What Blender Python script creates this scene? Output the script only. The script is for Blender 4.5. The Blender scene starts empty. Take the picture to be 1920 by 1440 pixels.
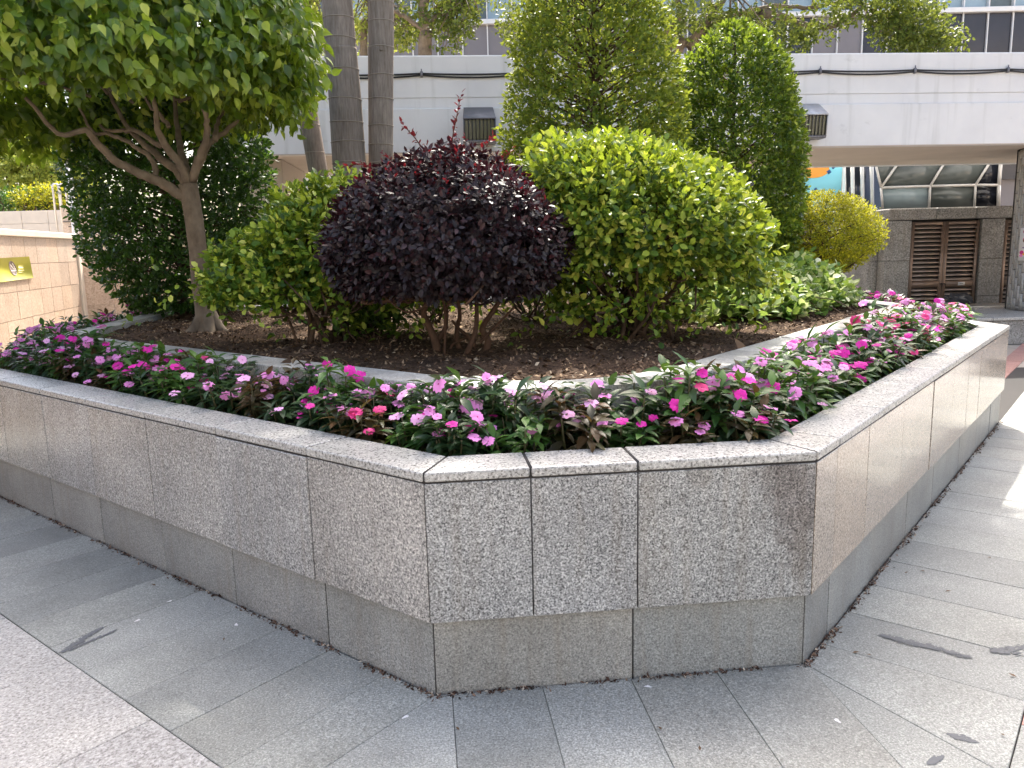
import bpy, bmesh, math, random
import numpy as np
from mathutils import Vector, Matrix
random.seed(7)
rng = np.random.default_rng(11)
SC = bpy.context.scene
COL = SC.collection

# ------------------------------------------------------------------ camera
F, PITCH, ROLL, EYE = 1481.26, 0.1713, 0.0247, 1.5
def cam_setup():
    cd = bpy.data.cameras.new('camera'); o = bpy.data.objects.new('camera', cd); COL.objects.link(o)
    cd.sensor_width = 36; cd.lens = F / 1920 * 36; cd.clip_end = 600; cd.clip_start = .05
    cp, sp, c, s = math.cos(PITCH), math.sin(PITCH), math.cos(ROLL), math.sin(ROLL)
    r = Vector((1, 0, 0)); u = Vector((0, sp, cp)); f = Vector((0, cp, -sp))
    r2 = c * r - s * u; u2 = s * r + c * u
    M = Matrix((r2, u2, -f)).transposed().to_4x4(); M.translation = (0, 0, EYE)
    o.matrix_world = M
    SC.camera = o
cam_setup()
# ------------------------------------------------------------------ sky, sun, exposure
SUN_AZ, SUN_EL = math.radians(9), math.radians(53)
w = bpy.data.worlds.new('World'); SC.world = w; w.use_nodes = True
nt = w.node_tree; nt.nodes.clear()
sky = nt.nodes.new('ShaderNodeTexSky'); sky.sky_type = 'NISHITA'; sky.sun_disc = False
sky.sun_elevation = SUN_EL; sky.sun_rotation = SUN_AZ; sky.air_density = 1.0; sky.dust_density = 6.0; sky.ozone_density = 0.8
bg = nt.nodes.new('ShaderNodeBackground'); bg.inputs[1].default_value = 0.15
out = nt.nodes.new('ShaderNodeOutputWorld')
nt.links.new(sky.outputs[0], bg.inputs[0]); nt.links.new(bg.outputs[0], out.inputs[0])
sl = bpy.data.lights.new('sun', 'SUN'); sl.energy = 3.0; sl.angle = math.radians(0.6); sl.color = (1, .95, .86)
so = bpy.data.objects.new('sun', sl); COL.objects.link(so)
TS = Vector((math.cos(SUN_EL) * math.sin(SUN_AZ), math.cos(SUN_EL) * math.cos(SUN_AZ), math.sin(SUN_EL)))
so.rotation_euler = TS.to_track_quat('Z', 'Y').to_euler(); so.location = (4, 12, 25)
SC.view_settings.view_transform = 'Standard'; SC.view_settings.look = 'None'
SC.view_settings.exposure = 1.85; SC.view_settings.gamma = 1
SC.render.engine = 'CYCLES'
SC.cycles.max_bounces = 8; SC.cycles.diffuse_bounces = 4; SC.cycles.transmission_bounces = 6; SC.cycles.transparent_max_bounces = 8
try: SC.cycles.use_denoising = True
except Exception: pass

# ------------------------------------------------------------------ helpers
def ray(u, v):
    a, b = u - 960, 720 - v; c, s = math.cos(ROLL), math.sin(ROLL)
    x, y = c * a + s * b, -s * a + c * b
    cp, sp = math.cos(PITCH), math.sin(PITCH)
    return Vector((x / F, cp + y / F * sp, -sp + y / F * cp))
def at(u, v, Y): d = ray(u, v); return Vector((0, 0, EYE)) + d * (Y / d.y)
def atz(u, v, z): d = ray(u, v); return Vector((0, 0, EYE)) + d * ((z - EYE) / d.z)

def tag(o, label=None, cat=None, group=None, kind=None):
    if label: o['label'] = label
    if cat: o['category'] = cat
    if group: o['group'] = group
    if kind: o['kind'] = kind
    return o
def empty(name, loc=(0, 0, 0), rz=0, parent=None):
    o = bpy.data.objects.new(name, None); COL.objects.link(o); o.location = loc; o.rotation_euler = (0, 0, rz)
    o.empty_display_size = .1
    if parent: o.parent = parent
    return o
def world_loc(o):
    l = Vector(o.location)
    while o.parent: o = o.parent; l = l + Vector(o.location)
    return l
def mesh_of(name, V, tris=None, quads=None, smooth=False):
    V = np.asarray(V, dtype=np.float32).reshape(-1, 3)
    loops, starts, n = [], [], 0
    if tris is not None and len(tris):
        t = np.asarray(tris, dtype=np.int32).reshape(-1, 3); loops.append(t.ravel()); starts.append(np.arange(len(t)) * 3); n = t.size
    if quads is not None and len(quads):
        q = np.asarray(quads, dtype=np.int32).reshape(-1, 4); loops.append(q.ravel()); starts.append(n + np.arange(len(q)) * 4)
    L = np.concatenate(loops).astype(np.int32); S = np.concatenate(starts).astype(np.int32)
    m = bpy.data.meshes.new(name)
    m.vertices.add(len(V)); m.vertices.foreach_set('co', V.ravel())
    m.loops.add(len(L)); m.loops.foreach_set('vertex_index', L)
    m.polygons.add(len(S)); m.polygons.foreach_set('loop_start', S)
    if smooth: m.polygons.foreach_set('use_smooth', np.ones(len(S), dtype=bool))
    m.update(calc_edges=True); m.validate()
    return m
def link(name, m, mat, parent=None, loc=None, world=True):
    """mesh coordinates are world ones; with a parent they are shifted to its origin"""
    o = bpy.data.objects.new(name, m); COL.objects.link(o)
    if mat is not None and not m.materials: m.materials.append(mat)
    if parent:
        o.parent = parent
        if world: o.location = -world_loc(parent)
    if loc is not None: o.location = loc
    return o
class MB:
    def __init__(s): s.v, s.t, s.q, s.n = [], [], [], 0
    def add(s, V, tris=None, quads=None):
        V = np.asarray(V, dtype=float).reshape(-1, 3); s.v.append(V)
        if tris is not None and len(tris): s.t.append(np.asarray(tris).reshape(-1, 3) + s.n)
        if quads is not None and len(quads): s.q.append(np.asarray(quads).reshape(-1, 4) + s.n)
        s.n += len(V); return s
    def tube(s, pts, rad, k=8, cap=True):
        P = np.asarray(pts, dtype=float); n = len(P); R = np.broadcast_to(np.asarray(rad, dtype=float), (n,))
        T = np.gradient(P, axis=0); T /= np.linalg.norm(T, axis=1)[:, None] + 1e-9
        ref = np.array([0, 0, 1.]) if abs(T[0, 2]) < .9 else np.array([1., 0, 0])
        a = np.cross(T, ref); a /= np.linalg.norm(a, axis=1)[:, None] + 1e-9; b = np.cross(T, a)
        th = np.arange(k) / k * 2 * math.pi
        V = P[:, None] + R[:, None, None] * (np.cos(th)[None, :, None] * a[:, None] + np.sin(th)[None, :, None] * b[:, None])
        i = np.arange(n - 1)[:, None] * k; j = np.arange(k)[None]; j2 = (j + 1) % k
        Q = np.stack([i + j, i + j2, i + k + j2, i + k + j], -1).reshape(-1, 4)
        V = V.reshape(-1, 3); tr = None
        if cap:
            V = np.vstack([V, P[0], P[-1]]); c0, c1 = n * k, n * k + 1; jj = np.arange(k); j3 = (jj + 1) % k
            tr = np.vstack([np.stack([j3, jj, np.full(k, c0)], 1), np.stack([(n - 1) * k + jj, (n - 1) * k + j3, np.full(k, c1)], 1)])
        return s.add(V, tr, Q)
    def box(s, c, sx, sy, sz, ax=None):
        """box centred at c; ax = 3x3 rows of axes"""
        A = np.eye(3) if ax is None else np.asarray(ax)
        g = np.array([(x, y, z) for x in (-.5, .5) for y in (-.5, .5) for z in (-.5, .5)]) * np.array([sx, sy, sz])
        V = np.asarray(c, dtype=float) + g @ A
        return s.add(V, None, [(0, 1, 3, 2), (4, 6, 7, 5), (0, 4, 5, 1), (2, 3, 7, 6), (0, 2, 6, 4), (1, 5, 7, 3)])
    def mesh(s, name, smooth=False):
        return mesh_of(name, np.vstack(s.v), np.vstack(s.t) if s.t else None, np.vstack(s.q) if s.q else None, smooth)
    def build(s, name, mat, parent=None, smooth=False): return link(name, s.mesh(name, smooth), mat, parent)
def prism(poly, z0, z1, bev=0.0, seg=1):
    """bevelled stone from a plan polygon"""
    a = sum(poly[i][0] * poly[(i + 1) % len(poly)][1] - poly[(i + 1) % len(poly)][0] * poly[i][1] for i in range(len(poly)))
    if a < 0: poly = poly[::-1]
    bm = bmesh.new()
    lo = [bm.verts.new((p[0], p[1], z0)) for p in poly]; hi = [bm.verts.new((p[0], p[1], z1)) for p in poly]
    n = len(poly)
    bm.faces.new(lo[::-1]); bm.faces.new(hi)
    for i in range(n): bm.faces.new((lo[i], lo[(i + 1) % n], hi[(i + 1) % n], hi[i]))
    if bev > 0: bmesh.ops.bevel(bm, geom=list(bm.edges), offset=bev, segments=seg, profile=.5, affect='EDGES', clamp_overlap=True)
    m = bpy.data.meshes.new('stone'); bm.to_mesh(m); bm.free(); m.update(); return m
def stone(name, poly, z0, z1, mat, parent, bev=.003, seg=1):
    return link(name, prism([tuple(p) for p in poly], z0, z1, bev, seg), mat, parent)
def smoothpath(pts, n=6):
    P = np.asarray(pts, dtype=float); Q = np.vstack([2 * P[0] - P[1], P, 2 * P[-1] - P[-2]]); outp = []
    for i in range(1, len(Q) - 2):
        for t in np.linspace(0, 1, n, endpoint=False):
            p0, p1, p2, p3 = Q[i - 1], Q[i], Q[i + 1], Q[i + 2]
            outp.append(.5 * ((2 * p1) + (-p0 + p2) * t + (2 * p0 - 5 * p1 + 4 * p2 - p3) * t * t + (-p0 + 3 * p1 - 3 * p2 + p3) * t ** 3))
    outp.append(P[-1]); return np.array(outp)

# ------------------------------------------------------------------ materials
class NT:
    def __init__(s, name):
        s.m = bpy.data.materials.new(name); s.m.use_nodes = True; s.t = s.m.node_tree; s.t.nodes.clear()
        s.out = s.n('ShaderNodeOutputMaterial')
    def n(s, ty, **kw):
        x = s.t.nodes.new(ty)
        for k, v in kw.items():
            if k.startswith('i_'):
                key = k[2:]; key = int(key) if key.isdigit() else key.replace('_', ' ')
                if hasattr(v, 'is_output') or isinstance(v, bpy.types.NodeSocket): s.t.links.new(v, x.inputs[key])
                else: x.inputs[key].default_value = v
            else: setattr(x, k, v)
        return x
    def l(s, a, b): s.t.links.new(a, b)
    def ramp(s, fac, stops, interp='LINEAR'):
        r = s.n('ShaderNodeValToRGB', i_0=fac); e = r.color_ramp; e.interpolation = interp
        while len(e.elements) < len(stops): e.elements.new(.5)
        for el, (p, c) in zip(e.elements, stops):
            el.position = p; el.color = (*c, 1) if len(c) == 3 else c
        return r.outputs[0]
    def mix(s, fac, a, b, mode='MIX'):
        x = s.n('ShaderNodeMix', data_type='RGBA', blend_type=mode)
        for i, v in ((0, fac), (6, a), (7, b)):
            if isinstance(v, bpy.types.NodeSocket): s.l(v, x.inputs[i])
            else: x.inputs[i].default_value = v if i == 0 else (*v, 1)[:4]
        return x.outputs[2]
    def math(s, op, a, b=0.0, clamp=False):
        x = s.n('ShaderNodeMath', operation=op, use_clamp=clamp)
        for i, v in ((0, a), (1, b)):
            if isinstance(v, bpy.types.NodeSocket): s.l(v, x.inputs[i])
            else: x.inputs[i].default_value = v
        return x.outputs[0]
    def pos(s, jitter=0.0, scale=None):
        g = s.n('ShaderNodeNewGeometry').outputs['Position']
        if jitter:
            r = s.n('ShaderNodeObjectInfo').outputs['Random']; r = s.math('MULTIPLY', r, jitter)
            v = s.n('ShaderNodeVectorMath', operation='ADD', i_0=g, i_1=r); g = v.outputs[0]
        if scale is not None:
            g = s.n('ShaderNodeVectorMath', operation='MULTIPLY', i_0=g, i_1=scale).outputs[0]
        return g
    def noise(s, vec, scale, detail=3, rough=.55): return s.n('ShaderNodeTexNoise', i_Vector=vec, i_Scale=scale, i_Detail=detail, i_Roughness=rough).outputs['Fac']
    def done(s, color, rough=.6, spec=.5, bump=None, bstr=.3, bdist=.01, metal=0.0, coat=0.0):
        b = s.n('ShaderNodeBsdfPrincipled')
        for key, v in (('Base Color', color), ('Roughness', rough), ('Specular IOR Level', spec), ('Metallic', metal), ('Coat Weight', coat)):
            if isinstance(v, bpy.types.NodeSocket): s.l(v, b.inputs[key])
            else: b.inputs[key].default_value = (*v, 1) if key == 'Base Color' else v
        if bump is not None:
            bp = s.n('ShaderNodeBump', i_Strength=bstr, i_Distance=bdist, i_Height=bump); s.l(bp.outputs[0], b.inputs['Normal'])
        s.l(b.outputs[0], s.out.inputs[0]); return s.m
def plain(name, col, rough=.6, metal=0.0, var=.12, scale=6, bump=0.0):
    t = NT(name); n = t.noise(t.pos(3.0), scale, 4)
    c = t.mix(n, tuple(x * (1 - var) for x in col), tuple(min(1, x * (1 + var)) for x in col))
    return t.done(c, rough, metal=metal, bump=t.noise(t.pos(), scale * 8) if bump else None, bstr=bump)
def granite(name, dark, mid, light, grain=130, rough=.4, tint=(1, 1, 1), blotch=.14, bump=.15, stain=None, streak=0.0, patch=None, vary=.84):
    t = NT(name); P = t.pos(9.0)
    v1 = t.n('ShaderNodeTexVoronoi', i_Vector=P, i_Scale=grain).outputs['Color']
    g = t.n('ShaderNodeRGBToBW', i_0=v1).outputs[0]
    v2 = t.n('ShaderNodeTexVoronoi', i_Vector=P, i_Scale=grain * 2.3).outputs['Color']
    g2 = t.n('ShaderNodeRGBToBW', i_0=v2).outputs[0]
    nz = t.noise(P, grain * .62, 3)
    nz = t.ramp(nz, [(.36, (0, 0, 0)), (.64, (1, 1, 1))])
    g = t.math('ADD', t.math('MULTIPLY', g, .40), t.math('ADD', t.math('MULTIPLY', g2, .22), t.math('MULTIPLY', nz, .38)))
    c = t.ramp(g, [(.27, dark), (.44, mid), (.56, mid), (.73, light)])
    big = t.noise(P, 2.2, 5, .6)
    lo = tuple(1 - blotch for _ in tint); hi = tuple(x * (1 + blotch * .6) for x in tint)
    c = t.mix(1.0, c, t.ramp(big, [(.3, lo), (.7, hi)]), 'MULTIPLY')
    rnd = t.n('ShaderNodeObjectInfo').outputs['Random']
    c = t.mix(1.0, c, t.ramp(rnd, [(0, (vary, vary * 1.02, vary * 1.03)), (.4, (1, 1, 1)), (.75, (.93, .94, .93)), (1, (1.0, .97, .93))]), 'MULTIPLY')
    if streak:
        sn = t.noise(t.pos(2.0, (22, 22, 1.4)), 1.0, 3); c = t.mix(t.math('MULTIPLY', t.ramp(sn, [(.5, (0, 0, 0)), (.75, (1, 1, 1))]), streak), c, (.20, .15, .09), 'MIX')
    if patch:   # stains and tinted patches, each with its own ragged outline: centre, radius, colour
        for (pc, pr, pcol, amt) in patch:
            d = t.n('ShaderNodeVectorMath', operation='DISTANCE', i_0=t.pos(), i_1=pc).outputs['Value']
            d = t.math('ADD', t.math('DIVIDE', d, pr), t.math('MULTIPLY', t.math('SUBTRACT', t.noise(t.pos(), 9, 5, .65), .5), 1.9))
            mk = t.math('MULTIPLY', t.ramp(d, [(.55, (1, 1, 1)), (.95, (0, 0, 0))]), amt)
            c = t.mix(mk, c, t.mix(1.0, c, pcol, 'MULTIPLY'))
    rg = t.ramp(g, [(.3, (rough * .8,) * 3), (.8, (min(1, rough * 1.2),) * 3)])
    return t.done(c, rg, bump=g if bump else None, bstr=bump, bdist=.003)
def leafmat(name, stops, trans_col, trans=.3, rough=.38, spec=.45):
    t = NT(name); spec *= .6; rough += .08
    isl = t.n('ShaderNodeNewGeometry').outputs['Random Per Island']; ob = t.n('ShaderNodeObjectInfo').outputs['Random']
    f = t.math('FRACT', t.math('ADD', isl, ob))
    c = t.ramp(f, stops)
    big = t.noise(t.pos(), 2.6, 3)
    c = t.mix(1.0, c, t.ramp(big, [(.3, (.72, .78, .75)), (.7, (1.15, 1.12, 1.0))]), 'MULTIPLY')
    b = t.n('ShaderNodeBsdfPrincipled', i_Base_Color=c, i_Roughness=rough); b.inputs['Specular IOR Level'].default_value = spec
    tr = t.n('ShaderNodeBsdfTranslucent', i_0=t.mix(.6, c, trans_col))
    mx = t.n('ShaderNodeMixShader', i_0=trans); t.l(b.outputs[0], mx.inputs[1]); t.l(tr.outputs[0], mx.inputs[2])
    t.l(mx.outputs[0], t.out.inputs[0]); return t.m
def barkmat(name, a, b, scale=(18, 18, 5), bump=.5):
    t = NT(name); n = t.noise(t.pos(0, scale), 1.0, 6, .65); n2 = t.noise(t.pos(), 5, 3)
    c = t.ramp(n, [(.3, a), (.7, b)]); c = t.mix(1.0, c, t.ramp(n2, [(.3, (.75, .75, .75)), (.7, (1.15, 1.12, 1.05))]), 'MULTIPLY')
    return t.done(c, .8, .2, bump=n, bstr=bump, bdist=.01)
M = {}
GD, GM, GL = (.06, .06, .062), (.30, .30, .295), (.64, .635, .62)
M['panel'] = granite('granite flamed', GD, GM, GL, 230, .42, bump=.2, vary=.80, blotch=.2, streak=.24)
M['panel_stained'] = granite('granite flamed stained', GD, GM, GL, 230, .42, bump=.2, vary=.80, blotch=.2, streak=.24,
                             patch=[((1.00, 2.57, .66), .19, (.42, .34, .32), .5), ((.90, 2.58, .70), .11, (.5, .43, .40), .36), ((1.01, 2.59, .52), .11, (.5, .43, .39), .4), ((1.0, 2.59, .40), .08, (.62, .56, .52), .45), ((.43, 2.5, .70), .05, (.5, .42, .36), .5), ((.62, 2.55, .73), .06, (.6, .55, .5), .5)])
M['panel_polished'] = granite('granite polished', (.17, .13, .10), (.40, .335, .27), (.62, .54, .45), 220, .13, bump=.0, blotch=.1, streak=.1)  # beige base warmed further to stand in for the sunlit reflection
M['panel_left'] = granite('granite honed', (.12, .12, .12), (.35, .345, .335), (.64, .63, .60), 190, .24, bump=.08, streak=.22, blotch=.24, vary=.80,
                          patch=[((-1.95, 3.55, .42), .12, (1.5, 1.38, 1.15), .7)])  # warm paler patch tinted into the left panels
M['coping'] = granite('granite coping', (.17, .162, .152), (.41, .40, .378), (.63, .61, .58), 170, .33, bump=.12, blotch=.1)
M['plinth'] = granite('granite plinth', (.15, .152, .146), (.285, .286, .272), (.43, .43, .41), 240, .5, bump=.15, blotch=.25, streak=.26)
M['kerb'] = granite('granite kerb', (.22, .215, .20), (.41, .40, .37), (.58, .57, .53), 170, .5, bump=.12, blotch=.34, streak=.35)
M['paver'] = granite('grey paver granite', (.175, .178, .163), (.29, .295, .272), (.45, .455, .42), 240, .62, bump=.25, blotch=.24, vary=.72)
M['pink_paver'] = granite('pink paver granite', (.215, .2, .186), (.41, .391, .366), (.59, .568, .54), 150, .6, bump=.25, blotch=.1)
M['red_paver'] = granite('red paver granite', (.28, .13, .11), (.46, .24, .20), (.58, .36, .31), 190, .6, bump=.2)
M['core'] = plain('grout', (.035, .032, .03), .9)
M['wallstone'] = granite('rough granite wall', (.13, .125, .12), (.30, .29, .275), (.46, .45, .43), 70, .7, bump=.5, blotch=.3, streak=.3)
t = NT('plaza paving'); P = t.pos()
br = t.n('ShaderNodeTexBrick', i_Vector=P, i_Scale=1.0, i_Color1=(.46, .40, .33, 1), i_Color2=(.51, .45, .38, 1), i_Mortar=(.22, .2, .19, 1)); br.inputs['Mortar Size'].default_value = .006; br.inputs['Brick Width'].default_value = .62; br.inputs['Row Height'].default_value = .62; br.offset = 0
M['ground'] = t.done(t.mix(1.0, br.outputs[0], t.ramp(t.noise(P, 1.3, 5), [(.3, (.8, .8, .8)), (.7, (1.08, 1.06, 1.03))]), 'MULTIPLY'), .6)
t = NT('soil'); P = t.pos(); n1 = t.noise(P, 35, 6, .7); n2 = t.noise(P, 4, 4)
c = t.ramp(n1, [(.3, (.026, .018, .013)), (.55, (.088, .06, .043)), (.75, (.20, .14, .10))]); c = t.mix(1.0, c, t.ramp(n2, [(.3, (.75, .72, .7)), (.7, (1.4, 1.3, 1.15))]), 'MULTIPLY')
M['soil'] = t.done(c, .95, .1, bump=n1, bstr=.9, bdist=.03)
t = NT('leaf litter'); isl = t.n('ShaderNodeNewGeometry').outputs['Random Per Island']
M['litter'] = t.done(t.ramp(isl, [(0, (.05, .03, .02)), (.4, (.10, .06, .036)), (.7, (.18, .115, .068)), (.93, (.30, .21, .13)), (1, (.42, .34, .24))]), .85, .15)
t = NT('joint dirt'); isl = t.n('ShaderNodeNewGeometry').outputs['Random Per Island']
M['dirt'] = t.done(t.ramp(isl, [(0, (.03, .02, .015)), (.5, (.10, .06, .045)), (.85, (.22, .15, .11)), (1, (.55, .48, .38))]), .9, .1)
# leaves
M['ficus'] = leafmat('weeping fig leaf', [(0, (.022, .06, .010)), (.4, (.07, .14, .018)), (.75, (.19, .28, .032)), (1, (.40, .45, .08))], (.5, .68, .04), .34, .28, .75)
M['lime'] = leafmat('lime shrub leaf', [(0, (.014, .042, .010)), (.34, (.05, .115, .016)), (.58, (.19, .28, .035)), (.82, (.38, .44, .06)), (1, (.64, .62, .14))], (.6, .72, .04), .24, .36)
M['limel'] = leafmat('lime shrub leaf yellow', [(0, (.016, .048, .010)), (.4, (.055, .13, .016)), (.64, (.19, .29, .035)), (.86, (.36, .43, .06)), (1, (.6, .6, .14))], (.6, .72, .04), .24, .36)
M['loro'] = leafmat('purple leaf', [(0, (.010, .007, .010)), (.5, (.018, .012, .016)), (.85, (.030, .017, .021)), (1, (.055, .02, .025))], (.16, .015, .03), .12, .38, .6)
M['loro_young'] = leafmat('young red leaf', [(0, (.045, .013, .017)), (.6, (.09, .018, .024)), (1, (.17, .028, .033))], (.5, .02, .03), .3, .4)
M['dark'] = leafmat('dark hedge leaf', [(0, (.012, .035, .009)), (.6, (.03, .075, .015)), (1, (.06, .13, .025))], (.2, .4, .03), .22, .3, .55)
M['cone'] = leafmat('topiary leaf', [(0, (.014, .038, .009)), (.5, (.045, .10, .015)), (.82, (.16, .23, .03)), (1, (.42, .45, .07))], (.45, .6, .04), .3, .33, .5)
M['conemid'] = leafmat('open topiary leaf', [(0, (.035, .08, .015)), (.5, (.09, .15, .022)), (.85, (.19, .24, .03)), (1, (.36, .37, .06))], (.5, .55, .05), .34, .4, .4)
M['ball'] = leafmat('golden leaf', [(0, (.04, .08, .010)), (.4, (.15, .20, .015)), (.8, (.38, .39, .02)), (1, (.58, .54, .04))], (.75, .66, .03), .36, .4)
M['cover'] = leafmat('variegated leaf', [(0, (.05, .12, .02)), (.5, (.10, .21, .03)), (.72, (.24, .34, .08)), (.85, (.62, .64, .36)), (1, (.74, .74, .5))], (.5, .65, .12), .3, .4)
M['bgtree'] = leafmat('background tree leaf', [(0, (.025, .05, .012)), (.5, (.06, .10, .02)), (1, (.16, .19, .035))], (.4, .45, .05), .3, .4)
M['bglight'] = leafmat('yellow green background leaf', [(0, (.10, .15, .03)), (.5, (.24, .29, .05)), (1, (.42, .43, .10))], (.6, .65, .12), .35, .5)  # paler yellow-green leaf tone for some of the background trees
M['palm'] = leafmat('palm leaflet', [(0, (.03, .07, .015)), (1, (.08, .15, .03))], (.3, .45, .05), .25, .4)
IMP = [leafmat('impatiens leaf green', [(0, (.026, .075, .020)), (.6, (.06, .145, .034)), (1, (.11, .21, .05))], (.3, .5, .05), .22, .33, .5),
       leafmat('impatiens leaf dark', [(0, (.018, .040, .020)), (.6, (.035, .075, .034)), (1, (.06, .11, .045))], (.2, .35, .06), .18, .3, .55),
       leafmat('impatiens leaf bronze', [(0, (.030, .030, .016)), (.55, (.065, .05, .022)), (.85, (.12, .06, .028)), (1, (.06, .10, .03))], (.35, .2, .05), .2, .33, .5)]
def petalmat(name, col, trans):
    t = NT(name); ob = t.n('ShaderNodeObjectInfo').outputs['Random']
    c = t.mix(ob, tuple(x * .86 for x in col), tuple(min(1, x * 1.1 + .01) for x in col))
    b = t.n('ShaderNodeBsdfPrincipled', i_Base_Color=c, i_Roughness=.55); b.inputs['Specular IOR Level'].default_value = .2
    tr = t.n('ShaderNodeBsdfTranslucent', i_0=c); mx = t.n('ShaderNodeMixShader', i_0=trans)
    t.l(b.outputs[0], mx.inputs[1]); t.l(tr.outputs[0], mx.inputs[2]); t.l(mx.outputs[0], t.out.inputs[0]); return t.m
FCOLS = 0
PET = {'orchid pink': petalmat('petal orchid', (.90, .32, .71), .25), 'magenta': petalmat('petal magenta', (.80, .03, .42), .25), 'rose': petalmat('petal rose', (.80, .06, .26), .25), 'pale pink': petalmat('petal pale', (.92, .48, .78), .25)}
M['eye'] = plain('flower eye', (.45, .02, .2), .5)
M['stem'] = plain('fleshy stem', (.07, .065, .025), .5, var=.4, scale=12)
M['ficusbark'] = barkmat('ficus bark', (.13, .098, .07), (.24, .19, .14), (14, 14, 9), .3)
M['bark'] = barkmat('shrub bark', (.05, .032, .022), (.13, .085, .055))
M['redbark'] = barkmat('peeling bark', (.055, .03, .02), (.14, .08, .05))
t = NT('palm bark'); P = t.pos(0, (60, 60, 6)); n = t.noise(P, 1, 5, .7)
M['palmbark'] = t.done(t.mix(1.0, t.ramp(n, [(.3, (.17, .14, .115)), (.7, (.33, .28, .24))]), t.ramp(t.noise(t.pos(), 3, 4), [(.3, (.75, .75, .75)), (.7, (1.1, 1.1, 1.1))]), 'MULTIPLY'), .85, .15, bump=n, bstr=.5, bdist=.01)
M['palmring'] = plain('palm leaf scar', (.29, .25, .21), .85)
# architecture
t = NT('painted concrete'); P = t.pos(); big = t.noise(P, .9, 5, .6); stk = t.noise(t.pos(0, (7, 7, .55)), 1, 4)
c = t.ramp(big, [(.3, (.60, .60, .61)), (.65, (.70, .70, .70))]); c = t.mix(t.math('MULTIPLY', t.ramp(stk, [(.55, (0, 0, 0)), (.75, (1, 1, 1))]), .42), c, (.40, .40, .38))
blot = t.noise(t.pos(0, (1.2, 1.2, 2.4)), 1.6, 5, .6); c = t.mix(t.math('MULTIPLY', t.ramp(blot, [(.62, (0, 0, 0)), (.70, (1, 1, 1))]), .45), c, (.42, .42, .42))
M['paint'] = t.done(c, .65, .3, bump=t.noise(P, 30, 4), bstr=.08)
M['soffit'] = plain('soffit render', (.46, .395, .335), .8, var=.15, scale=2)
M['tile_beige'] = granite('beige wall tile', (.40, .295, .225), (.53, .405, .315), (.62, .50, .40), 60, .5, bump=.05, blotch=.15, streak=.2)
M['cream'] = plain('cream stone', (.66, .58, .48), .6)
M['palewall'] = plain('pale wall', (.78, .73, .62), .7, var=.05)  # bright base colour stands in for sunlight on the wall under the bridge
M['bouncewall'] = plain('grey bounce wall', (.30, .33, .37), .7, var=.1)  # facade of the added block behind the viewer, grey picked for its bounce
M['coltile'] = granite('column tile', (.36, .335, .305), (.45, .425, .395), (.52, .50, .465), 60, .4, bump=.05, blotch=.08)
M['bronze'] = plain('bronze metal', (.30, .22, .175), .42, .55, var=.2, scale=9)
M['bronze_slat'] = plain('bronze slat', (.40, .32, .27), .4, .5, var=.15, scale=9)
M['black'] = plain('black cable', (.012, .012, .013), .5)
M['fixture'] = plain('painted steel housing', (.17, .17, .19), .5, .3, var=.25, scale=14)
M['fixture_pale'] = plain('pale steel housing', (.44, .44, .45), .5, .2, var=.35, scale=14)  # paler copy of the housing tone for the right floodlight
M['lens'] = plain('lamp lens', (.14, .13, .08), .25)
M['white'] = plain('white frame', (.74, .71, .67), .45, var=.06)
M['steel'] = plain('steel', (.6, .58, .55), .3, .8)
M['glassdark'] = plain('dark glass', (.016, .018, .026), .06, var=.3, scale=2)
M['glassgrey'] = plain('grey glass', (.11, .125, .12), .08, var=.35, scale=3)
M['glassblue'] = plain('pale blue glass', (.30, .38, .41), .12, var=.2, scale=2)
M['panelmauve'] = plain('mauve grey spandrel', (.20, .175, .175), .35, var=.15, scale=2)
M['paneldark'] = plain('dark spandrel', (.030, .028, .036), .25, var=.3, scale=2)
M['paper'] = plain('paper', (.78, .76, .74), .6, var=.03)
for k_, c_ in (('magenta_ink', (.55, .03, .18)), ('purple_ink', (.20, .06, .28)), ('yellow_ink', (.75, .45, .03)), ('brown_ink', (.22, .09, .05)), ('grey_ink', (.3, .3, .3)), ('pink_ink', (.75, .2, .45)), ('banner', (.46, .44, .055)), ('banner_dark', (.17, .13, .12)), ('banner_light', (.78, .72, .30)), ('banner_white', (.82, .76, .68)),
               ('board_blue', (.22, .62, .74)), ('board_orange', (.86, .36, .05)), ('board_navy', (.02, .10, .28)), ('dark_strip', (.06, .055, .05)), ('tar', (.055, .06, .065)), ('plastic_bag', (.03, .03, .035))):
    M[k_] = plain(k_, c_, .55, var=.06)
M['tar'] = plain('tar', (.13, .135, .14), .75, var=.15, scale=60)

# ------------------------------------------------------------------ planter geometry (plan)
PHI = .1089
v2 = lambda x, y: np.array([x, y], dtype=float)
rot = lambda a: v2(math.cos(PHI + a), math.sin(PHI + a))
d_, n_ = rot(0), rot(math.pi / 2)
LV, RV = rot(3 * math.pi / 4), rot(math.pi / 4)
NL, NR = v2(LV[1], -LV[0]), v2(-RV[1], RV[0])
A = v2(-.2938, 2.4619); W = 1.336; B = A + W * d_
LL, LR, SB = 4.62, 4.71, 3.55
C = B + LR * RV; D = A + LL * LV; C2 = C + SB * n_; D2 = D + SB * n_
def line_x(P1, n1, P2, n2): return np.linalg.solve(np.array([n1, n2]), [n1 @ P1, n2 @ P2])
def ring(offs):
    """offset polygon D2 D A B C C2 ; offs = (side_left, left, front, right, side_right)"""
    ns = [d_, NL, n_, NR, -d_]; ps = [D, A, A, B, C]
    L = [(ps[i] + ns[i] * offs[i], ns[i]) for i in range(5)]
    pts = [line_x(*L[i], *L[i + 1]) for i in range(4)]
    back = (A + n_ * ((C2 - A) @ n_ - offs[2]), n_)
    return [line_x(*back, *L[0])] + pts + [line_x(*back, *L[4])]
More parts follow.
